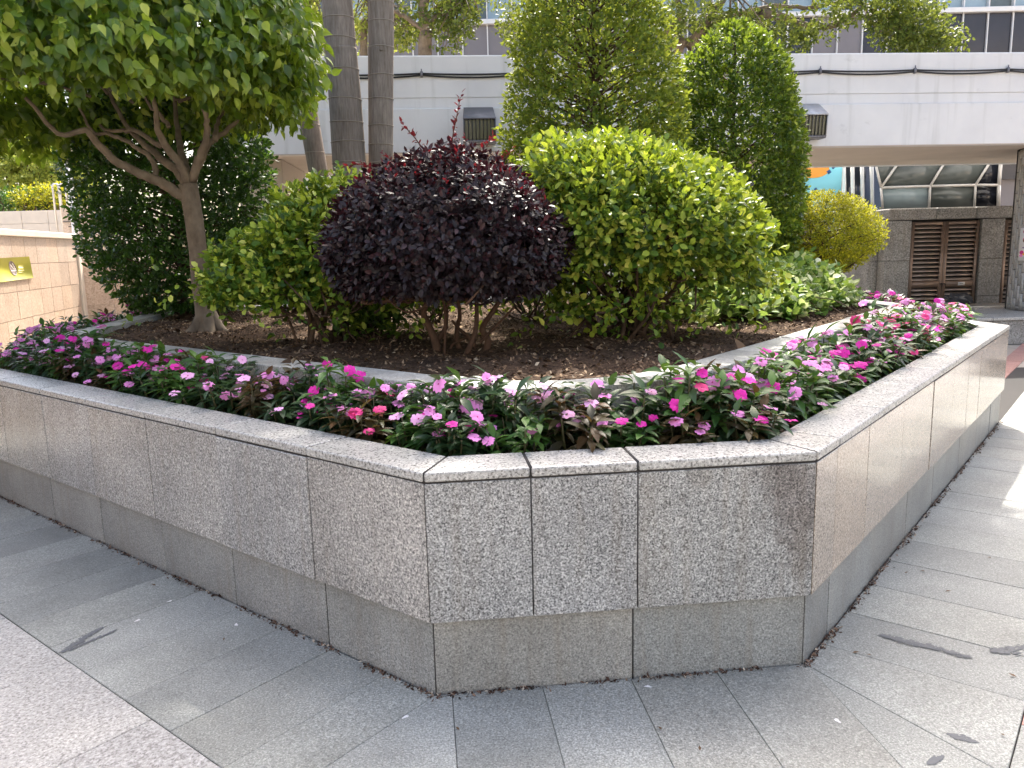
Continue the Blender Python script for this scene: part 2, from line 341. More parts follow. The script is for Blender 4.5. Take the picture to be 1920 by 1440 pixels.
ZB, ZT, ZC = .2688, .7554, .791
O0 = ring((0,) * 5); OI = ring((.1985,) * 5); OP = ring((.02,) * 5); OB = ring((.03,) * 5)
def ring_prism(name, outer, inner, z0, z1, mat, parent):
    n = len(outer); V = [(*p, z) for z in (z0, z1) for p in list(outer) + list(inner)]
    Q = []
    for i in range(n):
        j = (i + 1) % n
        o0, o1, i0, i1 = i, j, n + i, n + j; T = 2 * n
        Q += [(o0, o1, o1 + T, o0 + T), (i1, i0, i0 + T, i1 + T), (o0 + T, o1 + T, i1 + T, i0 + T), (i0, i1, o1, o0)]
    return MB().add(V, None, Q).build(name, mat, parent)
ctr = (A + B + C + D) / 4
planter = tag(empty('planter', (float(A[0]), float(A[1]), 0)), 'large polygonal raised planter clad in speckled grey granite with flat coping', 'planter')
OC = ring((.034,) * 5)
ring_prism('core', ring((.0035,) * 5), ring((.175,) * 5), ZB + .004, ZT - .001, M['core'], planter)
ring_prism('core', ring((.0255,) * 5), ring((.174,) * 5), -.02, ZB + .003, M['core'], planter)
ring_prism('core', ring((.004,) * 5), ring((.19,) * 5), ZT - .0005, ZC - .003, M['core'], planter)
# seams along each side measured from the front corners
seam_l = [0, .61, 1.22, 1.82, 2.42, 2.99, 3.60, 4.2, LL]
seam_f = [0, .35, .71, W]
seam_r = [0, .24, .86, 1.49, 2.10, 2.75, 3.35, 4.0, LR]
seam_s = [0, .61, 1.22, 1.83, 2.44, 3.05, SB]
pseam_r = [0, .235, .66, 1.25, 1.9, 2.45, 2.95, 3.4, 4.05, LR]
ps_l = [0, .58, 1.21, 1.81, 2.45, 3.06, 3.7, LL]; ps_f = [0, .70, W]; ps_r = [0, .28, .86, 1.54, 2.16, 2.95, 3.6, 4.2, LR]
SIDES = [(A, LV, NL, LL, seam_l, seam_l, ps_l), (A, d_, n_, W, seam_f, seam_f, ps_f), (B, RV, NR, LR, seam_r, pseam_r, ps_r), (C, n_, -d_, SB, seam_s, seam_s, seam_s), (D, n_, d_, SB, seam_s, seam_s, seam_s)]
T22 = math.tan(math.pi / 8)
def slab_run(name, P0, dv, nv, seams, o0, o1, z0, z1, mat, gap, bev, seg, mitre0=True, mitre1=True, pick=None):
    n = len(seams) - 1; jit = rng.normal(0, .0012, n)
    for i in range(n):
        a, b = seams[i], seams[i + 1]
        a0 = a + gap / 2 + (o0 * T22 if (i == 0 and mitre0) else 0); a1 = a + gap / 2 + (o1 * T22 if (i == 0 and mitre0) else 0)
        b0 = b - gap / 2 - (o0 * T22 if (i == n - 1 and mitre1) else 0); b1 = b - gap / 2 - (o1 * T22 if (i == n - 1 and mitre1) else 0)
        poly = [P0 + dv * a0 + nv * (o0 + jit[i]), P0 + dv * b0 + nv * (o0 + jit[i]), P0 + dv * b1 + nv * o1, P0 + dv * a1 + nv * o1]
        stone(name, poly, z0, z1 + jit[i] * .5, pick(i, n) if pick else mat, planter, bev, seg)
for k, (P0, dv, nv, LN, cs, pn, pl) in enumerate(SIDES):
    m1 = k not in (3, 4)
    slab_run('coping_slab', P0, dv, nv, cs, -.004, .1985, ZT + .002, ZC, M['coping'], .0065, .007, 3, True, m1)
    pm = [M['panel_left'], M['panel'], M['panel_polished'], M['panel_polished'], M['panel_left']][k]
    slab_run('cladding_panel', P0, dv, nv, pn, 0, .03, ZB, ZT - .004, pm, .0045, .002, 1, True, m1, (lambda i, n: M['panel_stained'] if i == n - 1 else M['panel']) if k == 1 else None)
    slab_run('plinth_slab', P0, dv, nv, pl, .022, .05, -.01, ZB - .001, M['plinth'], .006, .002, 1, True, m1)
# inner kerb
KO = ring((.60, .565, .53, .625, .60)); KI = ring((.79, .755, .72, .815, .79))
def fillet(poly, radii, nseg=7):
    outp = []
    for i, p in enumerate(poly):
        if i in radii:
            a = poly[i - 1] - p; b = poly[(i + 1) % len(poly)] - p; a /= np.linalg.norm(a); b /= np.linalg.norm(b)
            t = radii[i]; p0, p2 = p + a * t, p + b * t
            outp.append([(1 - s) ** 2 * p0 + 2 * s * (1 - s) * p + s * s * p2 for s in np.linspace(0, 1, nseg)])
        else: outp.append([p])
    return outp
ko = fillet(KO, {1: .08, 2: .42, 3: .42, 4: .08}); ki = fillet(KI, {1: .05, 2: .36, 3: .36, 4: .05})
def run_pts(a, b, step=.6):
    n = max(1, int(round(np.linalg.norm(b - a) / step))); return [a + (b - a) * i / n for i in range(n + 1)]
segs = []
for i in range(6):
    j = (i + 1) % 6
    if len(ko[i]) > 1:
        h = len(ko[i]) // 2
        segs.append((ko[i][:h + 1], ki[i][:h + 1])); segs.append((ko[i][h:], ki[i][h:]))
    ra, rb = run_pts(ko[i][-1], ko[j][0]), None
    n = len(ra) - 1; ib = [ki[i][-1] + (ki[j][0] - ki[i][-1]) * q / n for q in range(n + 1)]
    for q in range(n): segs.append(([ra[q], ra[q + 1]], [ib[q], ib[q + 1]]))
for so_, si_ in segs:
    cen = (sum(so_) + sum(si_)) / (len(so_) + len(si_))
    poly = [cen + (p - cen) * .996 for p in list(so_) + list(si_)[::-1]]
    z = .95 + random.uniform(-.002, .002)
    stone('kerb_stone', poly, .862, z, M['kerb'], planter, .006, 2)
    stone('kerb_stone', [cen + (p - cen) * (.985) for p in poly], .66, .859, M['kerb'], planter, .004, 1)

# ------------------------------------------------------------------ soil
def inside(poly, X, Y):
    r = np.zeros(X.shape, bool); n = len(poly)
    for i in range(n):
        x0, y0 = poly[i]; x1, y1 = poly[(i + 1) % n]
        c = ((y0 > Y) != (y1 > Y)) & (X < (x1 - x0) * (Y - y0) / (y1 - y0 + 1e-12) + x0); r ^= c
    return r
def wob(X, Y, s, seed=0):
    r = np.random.default_rng(seed); z = np.zeros_like(X)
    for _ in range(9):
        a = r.uniform(0, 6.28); f = s * r.uniform(.6, 1.8); z += np.sin((X * math.cos(a) + Y * math.sin(a)) * f + r.uniform(0, 6.28))
    return z / 3.2
KM = ring((.70, .66, .63, .73, .70)); KIp = ring((.80, .765, .73, .825, .80))
def inner_soil_z(X, Y):
    cx, cy = float(ctr[0]), float(ctr[1]) + 1.0
    r2 = ((X - cx) / 3.2) ** 2 + ((Y - cy) / 3.0) ** 2
    return .895 + .05 * np.exp(-r2) + .012 * wob(X, Y, 6, 2) + .010 * wob(X, Y, 22, 3)
def soil_sheet(name, poly, step, zf, label):
    P = np.array(poly); x0, y0 = P.min(0); x1, y1 = P.max(0)
    xs = np.arange(x0, x1 + step, step); ys = np.arange(y0, y1 + step, step); X, Y = np.meshgrid(xs, ys)
    Z = zf(X, Y); nx, ny = len(xs), len(ys)
    cxx = X[:-1, :-1] + step / 2; cyy = Y[:-1, :-1] + step / 2; keep = inside(poly, cxx, cyy)
    i = (np.arange(ny - 1)[:, None] * nx + np.arange(nx - 1)[None])
    Q = np.stack([i, i + 1, i + nx + 1, i + nx], -1)[keep]
    o = MB().add(np.stack([X, Y, Z], -1).reshape(-1, 3), None, Q).build(name, M['soil'], None, True)
    return tag(o, label, kind='structure')
soil_sheet('bed_soil', KM, .05, inner_soil_z, 'dark brown soil of the inner bed under the shrubs')
soil_sheet('flower_soil', ring((.10,) * 5), .06, lambda X, Y: .695 + .012 * wob(X, Y, 14, 5), 'dark soil of the flower strip behind the coping')
def scatter_in(poly, n, seed):
    r = np.random.default_rng(seed); P = np.array(poly); a, b = P.min(0), P.max(0); res = np.zeros((0, 2))
    while len(res) < n:
        q = r.uniform(a, b, (n * 2, 2)); res = np.vstack([res, q[inside(poly, q[:, 0], q[:, 1])]])
    return res[:n]
def chips(name, P, size, mat, seed, flat=.5, kind='stuff', label=None, parent=None):
    """little bent two-triangle flakes"""
    r = np.random.default_rng(seed); n = len(P); S = size * r.uniform(.4, 1.5, n)
    a = r.uniform(0, 6.28, n); tl = r.normal(0, flat, (n, 2))
    ux = np.stack([np.cos(a), np.sin(a), tl[:, 0]], 1); uy = np.stack([-np.sin(a), np.cos(a), tl[:, 1]], 1)
    T = np.array([(-1, 0, 0), (0, -.45, .1), (1, 0, 0), (0, .45, .1)])
    V = P[:, None] + S[:, None, None] * (T[None, :, :1] * ux[:, None] + T[None, :, 1:2] * uy[:, None] + T[None, :, 2:] * np.array([0, 0, 1.]))
    V[:, :, 2] += S[:, None] * .3
    b = np.arange(n)[:, None] * 4; tr = np.concatenate([b + np.array([[0, 1, 3]]), b + np.array([[1, 2, 3]])])
    o = MB().add(V.reshape(-1, 3), tr).build(name, mat, parent)
    return tag(o, label, kind=kind)
q = scatter_in(KIp, 420, 15); q = q[wob(q[:, 0], q[:, 1], 4, 8) > -.1]; chips('dead_leaf_drift', np.column_stack([q, inner_soil_z(q[:, 0], q[:, 1]) + .004]), .034, M['litter'], 16, .35, label='larger dead leaves lying in drifts on the bed soil')
q = scatter_in(KIp, 34000, 5); chips('leaf_litter', np.column_stack([q, inner_soil_z(q[:, 0], q[:, 1])]), .0105, M['litter'], 6, label='brown leaf litter and bark chips over the bed soil')

# ------------------------------------------------------------------ ground and paving
ground = tag(MB().add([(-150, -60, -.014), (150, -60, -.014), (150, 220, -.014), (-150, 220, -.014)], None, [(0, 1, 2, 3)]).build('ground', M['ground']), 'pale stone plaza ground', kind='structure')
pav = tag(MB().add([(-8, -.5, -.010), (7.5, -.5, -.010), (7.5, 9, -.010), (-8, 9, -.010)], None, [(0, 1, 2, 3)]).build('pavement', M['core']), 'grey granite paving around the planter', kind='structure')
pav.location = (0, 0, 0)
ZP = 0.0
def paver(poly, mat, name='paver'):
    cen = sum(poly) / len(poly); poly = [p + (cen - p) / np.linalg.norm(cen - p) * .0022 for p in poly]
    stone(name, poly, -.03, ZP + random.uniform(-.0012, .0012), mat, pav, .002)
BW = .64; G0 = -.016
def band(P0, dv, nout, s0, s1, o0, o1, mat, name='paver'):
    paver([P0 + dv * s0 + nout * o0, P0 + dv * s1 + nout * o0, P0 + dv * s1 + nout * o1, P0 + dv * s0 + nout * o1], mat, name)
s = .245
while s < 6.5: band(A, LV, -NL, s, s + .305, G0, BW, M['paver']); s += .305
fj = [.065, .377, .69, 1.0, W]
for a, b in zip(fj[:-1], fj[1:]): band(A, d_, -n_, a, b, G0, BW, M['paver'])
cA = A + (NL + n_) * .008; cB = B + (NR + n_) * .008
oL0, oL1, oF0 = A - NL * BW, A - NL * BW + LV * .245, A - n_ * BW + d_ * .065
mA = A - (NL + n_) / np.linalg.norm(NL + n_) * BW / math.cos(math.pi / 8)
paver([cA, A + LV * .245 - NL * G0, oL1, oL0], M['paver']); paver([cA, oL0, mA, oF0, A + d_ * .065 - n_ * G0], M['paver'])
oF1, oR0 = B - n_ * BW, B - NR * BW + RV * .19
mB = B - (NR + n_) / np.linalg.norm(NR + n_) * BW / math.cos(math.pi / 8)
paver([cB, oF1, mB], M['paver']); paver([cB, mB, oR0, B + RV * .19 - NR * G0], M['paver'])
s = .19
while s < 7: band(B, RV, -NR, s, s + .327, G0, BW, M['paver']); s += .327
# outer bands: pink granite on the left, front rows, pale and red on the right
s = -.6
for row in range(3):
    o0 = BW + row * .62; s = -.58 - row * .0
    while s < 6.5: band(A, LV, -NL, s, s + .62, o0, o0 + .62, M['pink_paver']); s += .62
s = -.3
while s < W + .3: band(A, d_, -n_, s, s + .62, BW, BW + .62, M['paver']); s += .62
s = -.26
i = 0
while s < 9:
    if i == 0: band(B, RV, -NR, s, s + .30, BW, BW + .6, M['paver'])
    elif i == 1: band(B, RV, -NR, s, s + .115, BW, BW + .6, M['red_paver'])
    else: band(B, RV, -NR, s, s + .62, BW, BW + .60, M['pink_paver'])
    s += .30 if i == 0 else .115 if i == 1 else .62
    i += 1
# far red band beyond the planter's right corner
for q in range(14):
    a = v2(5.15, 8.15) + RV * q * .31; paver([a, a + RV * .305, a + RV * .305 + NR * .2, a + NR * .2], M['red_paver'])
# tar marks and droppings on the pavers
def blot(cx, cy, rx, ry, ang, seed, name, mat, z=.0022):
    r = np.random.default_rng(seed); n = 46; th = np.arange(n) / n * 6.283
    rr = 1 + .22 * np.sin(th * 3 + r.uniform(0, 6)) + .13 * np.sin(th * 7 + r.uniform(0, 6)) + r.normal(0, .09, n)
    x, y = rx * rr * np.cos(th), ry * rr * np.sin(th); c, s_ = math.cos(ang), math.sin(ang)
    V = np.stack([cx + c * x - s_ * y, cy + s_ * x + c * y, np.full(n, z)], 1); V = np.vstack([V, (cx, cy, z)])
    tr = [(k_, (k_ + 1) % n, n) for k_ in range(n)]
    return MB().add(V, tr).build(name, mat, pav)
def blot_px(p0, p1, hw, seed, mat=None, name='tar_mark'):
    a, b = atz(*p0, 0), atz(*p1, 0); r = np.random.default_rng(seed); L = (b - a).length; u = (b - a) / L; v = Vector((-u.y, u.x, 0)); mb = MB()
    for i in range(int(60 + L * 700 * (hw / .02))):   # many small ragged flecks make one worn mark
        s_ = r.uniform(-.02, 1.02); w_ = hw * (1 - abs(2 * s_ - 1) ** 3 * .7); q = a + u * (L * s_) + v * float(r.normal(0, w_ * .5)); k = int(r.integers(6, 10)); th = np.arange(k) / k * 6.283
        rr = r.uniform(.0015, .0065) * r.uniform(.6, 1.3, k); an = math.atan2(u.y, u.x); X, Y = rr * np.cos(th) * 1.7, rr * np.sin(th); z = .0018 + i * 4e-6
        V = np.stack([q.x + math.cos(an) * X - math.sin(an) * Y, q.y + math.sin(an) * X + math.cos(an) * Y, np.full(k, z)], 1); mb.add(np.vstack([V, (q.x, q.y, z)]), [(j, (j + 1) % k, k) for j in range(k)])
    mb.build(name, mat or M['tar'], pav)
blot_px((1655, 1192), (1815, 1232), .022, 1); blot_px((1862, 1222), (1960, 1212), .03, 2); blot_px((118, 1222), (190, 1178), .018, 3); blot_px((135, 1218), (215, 1183), .006, 4)
blot_px((1780, 1378), (1830, 1392), .012, 5); blot_px((1742, 1432), (1765, 1420), .012, 6)
for (px, py, sd) in ((258, 1164, 1), (443, 1172, 2), (640, 1062, 3), (318, 1128, 4), (1570, 1352, 5), (1215, 1208 + 80, 6), (760, 1345, 7)):
    a = atz(px, py, 0); blot(a.x, a.y, .012, .006, sd, sd + 20, 'dropping', M['paper'])
WHERE = ('below the front left corner', 'at the bottom right by the red tile', 'on the paving below the middle', 'low on the paving right of the middle', 'beside the right wall foot, reddish', 'near the right wall foot', 'far right by the sunlit patch', 'above the long dark mark', 'right of the corner by the wall', 'left of the white droppings', 'near the left wall foot, upper', 'near the left wall foot, lower', 'just above the front right corner', 'under the right edge dark mark')
for i, (px, py) in enumerate(((858, 1368), (1880, 1380), (1238, 1368), (1312, 1405), (1778, 1110), (1730, 1072), (1855, 1047), (1630, 1230), (1700, 1075), (420, 1200), (250, 1062), (288, 1098), (1605, 1225), (1898, 1268))):
    a = atz(px, py, 0); L = random.uniform(.008, .014)
    V = [(-L, 0, 0), (-.2 * L, -.45 * L, .003), (L, 0, .004), (-.2 * L, .45 * L, .003)]; th = random.uniform(0, 6.28)
    V = [(x * math.cos(th) - y * math.sin(th), x * math.sin(th) + y * math.cos(th), z) for x, y, z in V]
    o = link('fallen_leaf', MB().add(V, [(0, 1, 3), (1, 2, 3)]).mesh('fallen_leaf'), M['litter'], None, (a.x, a.y, .003))
    tag(o, 'dry fallen leaf on grey paving, ' + WHERE[i], 'leaf', 'fallen leaves on the paving')
# dirt in the joint at the foot of the planter
pts = []
for (P0, dv, nv, LN) in ((A, LV, NL, LL), (A, d_, n_, W), (B, RV, NR, LR)):
    n = int(LN * 420); s_ = rng.uniform(-.02, LN, n); o_ = rng.normal(-.004, .011, n) - .004
    keep = (np.sin(s_ * 9) + np.sin(s_ * 23 + 1) + rng.normal(0, .8, n)) > -.3
    q = P0[None] + dv[None] * s_[keep, None] - nv[None] * (np.abs(o_[keep, None]) - .016); pts.append(np.column_stack([q, np.full(len(q), .001)]))
chips('joint_dirt', np.vstack(pts), .007, M['dirt'], 9, label='brown dirt and grit along the foot of the planter')

# ------------------------------------------------------------------ leaf machinery
def leaf_tmpl(wmax, prof, fold=.12, bend=-.12, tipdrop=0.0):
    """leaf along +Y, length 1; prof = [(t,width fraction)] inner stations"""
    V = [(0, 0, 0)]; T = []
    cz = lambda t: bend * t * t + tipdrop * max(0, t - .75)
    st = []
    for t, wf in prof:
        wd = wmax * wf; b = len(V); V += [(0, t, cz(t)), (-wd, t, cz(t) + fold * wd * 2), (wd, t, cz(t) + fold * wd * 2)]; st.append(b)
    tip = len(V); V.append((0, 1, cz(1)))
    b = st[0]; T += [(0, b, b + 1), (0, b + 2, b)]
    for a, b in zip(st[:-1], st[1:]): T += [(a, b, b + 1), (a, b + 1, a + 1), (a, a + 2, b + 2), (a, b + 2, b)]
    b = st[-1]; T += [(b, tip, b + 1), (b, b + 2, tip)]
    return np.array(V, float), np.array(T)
TM = {
    'fig': leaf_tmpl(.30, [(.22, .85), (.5, 1), (.75, .5)], .16, -.22, -.3),
    'oval': leaf_tmpl(.27, [(.35, 1), (.72, .78)], .16, -.14),
    'oval2': leaf_tmpl(.27, [(.3, .9), (.68, .85)], -.05, .12),
    'round': leaf_tmpl(.33, [(.3, .95), (.72, .9)], .12, -.1),
    'lance': leaf_tmpl(.19, [(.2, .6), (.45, 1), (.75, .62)], .2, -.28),
    'lance2': leaf_tmpl(.20, [(.2, .6), (.45, 1), (.75, .62)], .1, -.5),
    'tiny': leaf_tmpl(.26, [(.5, 1)], .15, -.1),
    'strap': leaf_tmpl(.03, [(.15, 1), (.6, .8)], .3, -.25),
}
def unit(v): return v / (np.linalg.norm(v, axis=-1, keepdims=True) + 1e-9)
def frames(D, N):
    D = unit(D); X = unit(np.cross(D, N)); return X, D, np.cross(X, D)
def leaves_mesh(P, D, N, S, tm):
    V, T = TM[tm]; X, Y, Z = frames(D, N)
    W_ = P[:, None] + S[:, None, None] * (V[None, :, :1] * X[:, None] + V[None, :, 1:2] * Y[:, None] + V[None, :, 2:] * Z[:, None])
    tr = (np.arange(len(P)) * len(V))[:, None, None] + T[None]
    return W_.reshape(-1, 3), tr.reshape(-1, 3)
def twig_leaves(P, T, k, twig, size, r, alpha=(.6, 1.1), droop=0.0, jit=.35, upn=.3):
    """k leaves spiralling along a short twig at each P, pointing T"""
    n = len(P); T = unit(T); ref = np.where(np.abs(T[:, 2:3]) < .9, np.array([[0, 0, 1.]]), np.array([[1., 0, 0]]))
    a = unit(np.cross(T, ref)); b = np.cross(T, a)
    ph = r.uniform(0, 6.28, (n, 1)) + np.arange(k)[None] * 2.4 + r.normal(0, .3, (n, k))
    s = np.linspace(-.6, 1, k)[None] + r.normal(0, .1, (n, k))
    al = np.linspace(alpha[1], alpha[0], k)[None] + r.normal(0, .15, (n, k))
    rad = np.cos(ph)[..., None] * a[:, None] + np.sin(ph)[..., None] * b[:, None]
    D = np.cos(al)[..., None] * T[:, None] + np.sin(al)[..., None] * rad + r.normal(0, jit * .5, (n, k, 3)); D[..., 2] -= droop
    N = T[:, None] * .8 - rad * .25 + r.normal(0, jit, (n, k, 3)); N[..., 2] += upn
    Q = P[:, None] + T[:, None] * (s * twig)[..., None] + rad * .004
    S = size * r.uniform(.65, 1.2, (n, k))
    f = lambda x: x.reshape(-1, *x.shape[2:])
    return f(Q), f(D), f(N), f(S)
def sph(n, r, zmin=-1.0):
    v = unit(r.normal(0, 1, (n * 3, 3))); v = v[v[:, 2] > zmin]
    return v[:n]
def bump_dir(v, s, seed):
    r = np.random.default_rng(seed); z = np.zeros(len(v))
    for _ in range(10): z += np.sin(v @ (unit(r.normal(0, 1, 3)) * s * r.uniform(.5, 1.6)) + r.uniform(0, 6.28))
    return z / 3.5
EYEV = np.array([0, 0, EYE])
def split_near(P, S, k, r):
    """indices of the k leaves that show largest from the camera side"""
    dist = np.linalg.norm(P - EYEV, axis=1); order = np.argsort(dist / S + r.normal(0, .3, len(P)))
    m = np.zeros(len(P), bool); m[order[:k]] = True; return m
LEAFMESH = {}
def leaf_parts(P, D, N, S, tm, mat, parent, name='leaf'):
    key = (tm, mat.name)
    if key not in LEAFMESH:
        V, T = TM[tm]; m = mesh_of('leaf', V, T, smooth=True); m.materials.append(mat); LEAFMESH[key] = m
    X, Y, Z = frames(D, N); off = np.array(world_loc(parent))
    for i in range(len(P)):
        o = bpy.data.objects.new(name, LEAFMESH[key]); COL.objects.link(o); o.parent = parent
        Mx = Matrix(((X[i, 0] * S[i], Y[i, 0] * S[i], Z[i, 0] * S[i], P[i, 0] - off[0]), (X[i, 1] * S[i], Y[i, 1] * S[i], Z[i, 1] * S[i], P[i, 1] - off[1]), (X[i, 2] * S[i], Y[i, 2] * S[i], Z[i, 2] * S[i], P[i, 2] - off[2]), (0, 0, 0, 1)))
        o.matrix_local = Mx
def foliage(parent, L, tms, mat, r, nparts=0, name='foliage', part='leaf'):
    P, D, N, S = L
    if nparts:
        m = split_near(P, S, nparts, r)
        leaf_parts(P[m], D[m], N[m], S[m], tms[0], mat, parent, part); P, D, N, S = P[~m], D[~m], N[~m], S[~m]
    mb = MB(); pick = r.integers(0, len(tms), len(P))
    for i, tm in enumerate(tms):
        q = pick == i
        if q.any(): mb.add(*leaves_mesh(P[q], D[q], N[q], S[q], tm))
    o = mb.build(name, mat, parent, False); o['kind'] = 'stuff'; return o
def cat(*Ls): return tuple(np.concatenate(x) for x in zip(*Ls))

def shell(n, cen, rad, r, seed, bumps=.07, bs=4, depth=.25, zmin=-.6, shape=None):
    """points near the surface of a bumpy solid, with outward normals"""
    v = sph(n, r, zmin); n = len(v); f = 1 + bumps * bump_dir(v, bs, seed)
    if shape is not None: f = f * shape(v)
    u = 1 - depth * r.random(n) ** 1.8
    cen, rad = np.array(cen), np.array(rad)
    return cen + v * rad * (f * u)[:, None], unit(v / rad)
def stems(mb, base, targets, r, r0=.014, r1=.004, spread=.1, k=6, arch=.3):
    for tg in targets:
        b = np.array(base) + np.append(r.normal(0, spread, 2), 0); tg = np.array(tg)
        mid = b * .55 + tg * .45 + r.normal(0, .05, 3); mid[2] += arch * (tg[2] - b[2]) * .15
        pts = smoothpath([b, b * .8 + mid * .2 + r.normal(0, .02, 3), mid, tg * .8 + mid * .2 + r.normal(0, .03, 3), tg], 4)
        mb.tube(pts, np.linspace(r0 * r.uniform(.6, 1.2), r1, len(pts)), k)

# ------------------------------------------------------------------ weeping fig (round clipped tree)
def make_fig():
    r = np.random.default_rng(21)
    base = np.array([-2.38, 6.21, .90])
    t = tag(empty('fig_tree', base), 'clipped weeping fig with smooth bare trunk and broad umbrella crown of glossy leaves', 'tree')
    Y = 6.21; a = lambda x, y, yy=0: np.array(at(x, y, Y + yy))
    mb = MB()
    tr = smoothpath([a(391, 640), a(388, 600), a(378, 540), a(371, 470), a(362, 400), a(352, 345)], 6)
    rd = np.interp(np.linspace(0, 1, len(tr)), [0, .12, .3, .6, 1], [.15, .098, .074, .066, .07])
    mb.tube(tr, rd, 16)
    for ang in (-.3, 1.2, 2.6, 3.8, 5.2):   # root flare
        e = base + np.array([math.cos(ang) * .2, math.sin(ang) * .2, -.03]); mb.tube(smoothpath([base + (0, 0, .16), base * .5 + e * .5 + (0, 0, .045), e], 5), np.linspace(.07, .025, 11), 8)
    mb.build('trunk', M['ficusbark'], t, True)
    br = [([(350, 372), (300, 342), (262, 325), (215, 300), (180, 265), (160, 245), (110, 250), (60, 255)], .052, .018, -.35),
          ([(352, 350), (330, 318), (292, 288), (262, 262), (235, 232), (205, 222)], .048, .018, .35),
          ([(352, 345), (340, 310), (310, 270), (295, 235), (292, 200), (270, 170)], .046, .016, -.2),
          ([(356, 342), (345, 300), (335, 255), (328, 205), (330, 160)], .044, .016, .5),
          ([(360, 340), (372, 300), (385, 265), (388, 225), (378, 190), (370, 150)], .044, .016, -.15),
          ([(365, 330), (385, 280), (400, 262), (430, 240), (452, 210), (470, 165)], .036, .014, .25),
          ([(293, 335), (285, 300), (250, 272), (205, 252), (172, 244), (140, 235)], .028, .012, .1),
          ([(403, 262), (408, 230), (420, 195), (415, 160)], .024, .01, .4),
          ([(300, 275), (255, 245), (225, 245), (190, 236), (150, 215)], .026, .012, .6),
          ([(318, 240), (300, 215), (275, 190), (250, 170)], .022, .01, .0)]
    for pts, r0, r1, dy in br:
        n = len(pts); P = [a(x, y, dy * i / (n - 1) * 1.6) for i, (x, y) in enumerate(pts)]
        P[-1] = P[-1] + np.array([0, 0, .25]); P = smoothpath(P, 5) ; P = P + r.normal(0, .004, P.shape)
        MB().tube(P, np.linspace(r0 * .82, r1 * .7, len(P)), 9).build('branch', M['ficusbark'], t, True)
    mbt = MB()
    cen = np.array([-3.02, 6.15, 2.62])
    for i in range(70):
        th = r.uniform(0, 6.28); rr = r.uniform(.5, 1.45); e = cen + np.array([rr * math.cos(th), rr * math.sin(th), .35 + .9 * (1 - (rr / 1.6) ** 2) * r.random()])
        s0 = cen + np.array([.35, 0, -.1]) + (e - cen - np.array([.35, 0, -.1])) * r.uniform(.3, .55); m = (s0 + e) / 2 + r.normal(0, .06, 3)
        mbt.tube(smoothpath([s0, m, e], 4), np.linspace(.012, .004, 9), 5)
    mbt.build('twigs', M['ficusbark'], t, True)['kind'] = 'stuff'
    # dome of hanging leaves
    def dome(n, depth, seed):
        v = sph(n, r, -.04); f = 1 + .05 * bump_dir(v, 7, seed); u = 1 - depth * r.random(len(v)) ** 1.5
        rad = np.where(v[:, 2:3] > 0, np.array([[1.60, 1.55, 1.45]]), np.array([[1.60, 1.55, .9]]))
        P = cen + np.array([0, 0, .17]) + v * rad * (f * u)[:, None]; P[:, 2] += -.22 * (P[:, 0] < -3.3) * np.abs(P[:, 0] + 3.3) + .06 * wob(P[:, 0], P[:, 1], 5, 4)
        return P, unit(v / rad)
    P1, N1 = dome(3500, .25, 3)
    T1 = N1 * .8 + r.normal(0, .35, P1.shape); T1[:, 2] -= .25
    L1 = twig_leaves(P1, T1, 7, .13, .092, r, (.5, 1.1), .75, .35, .5)
    # skirt under the rim
    th = r.uniform(0, 6.28, 1500); rr = np.sqrt(r.uniform(.3, 1, 1500)) * 1.5
    P2 = cen + np.stack([rr * np.cos(th), rr * np.sin(th), r.uniform(-.03, .32, 1500) - .24 * np.maximum(0, -rr * np.cos(th) - .2)], 1)
    T2 = np.stack([np.cos(th) * .4, np.sin(th) * .4, r.uniform(-.6, .1, 1500)], 1)
    L2 = twig_leaves(P2, T2, 5, .12, .088, r, (.6, 1.2), .8, .35, .4)
    L = cat(L1, L2); k = L[0][:, 1] < 7.4
    foliage(t, tuple(x[k] for x in L), ['fig'], M['ficus'], r, 300)
make_fig()

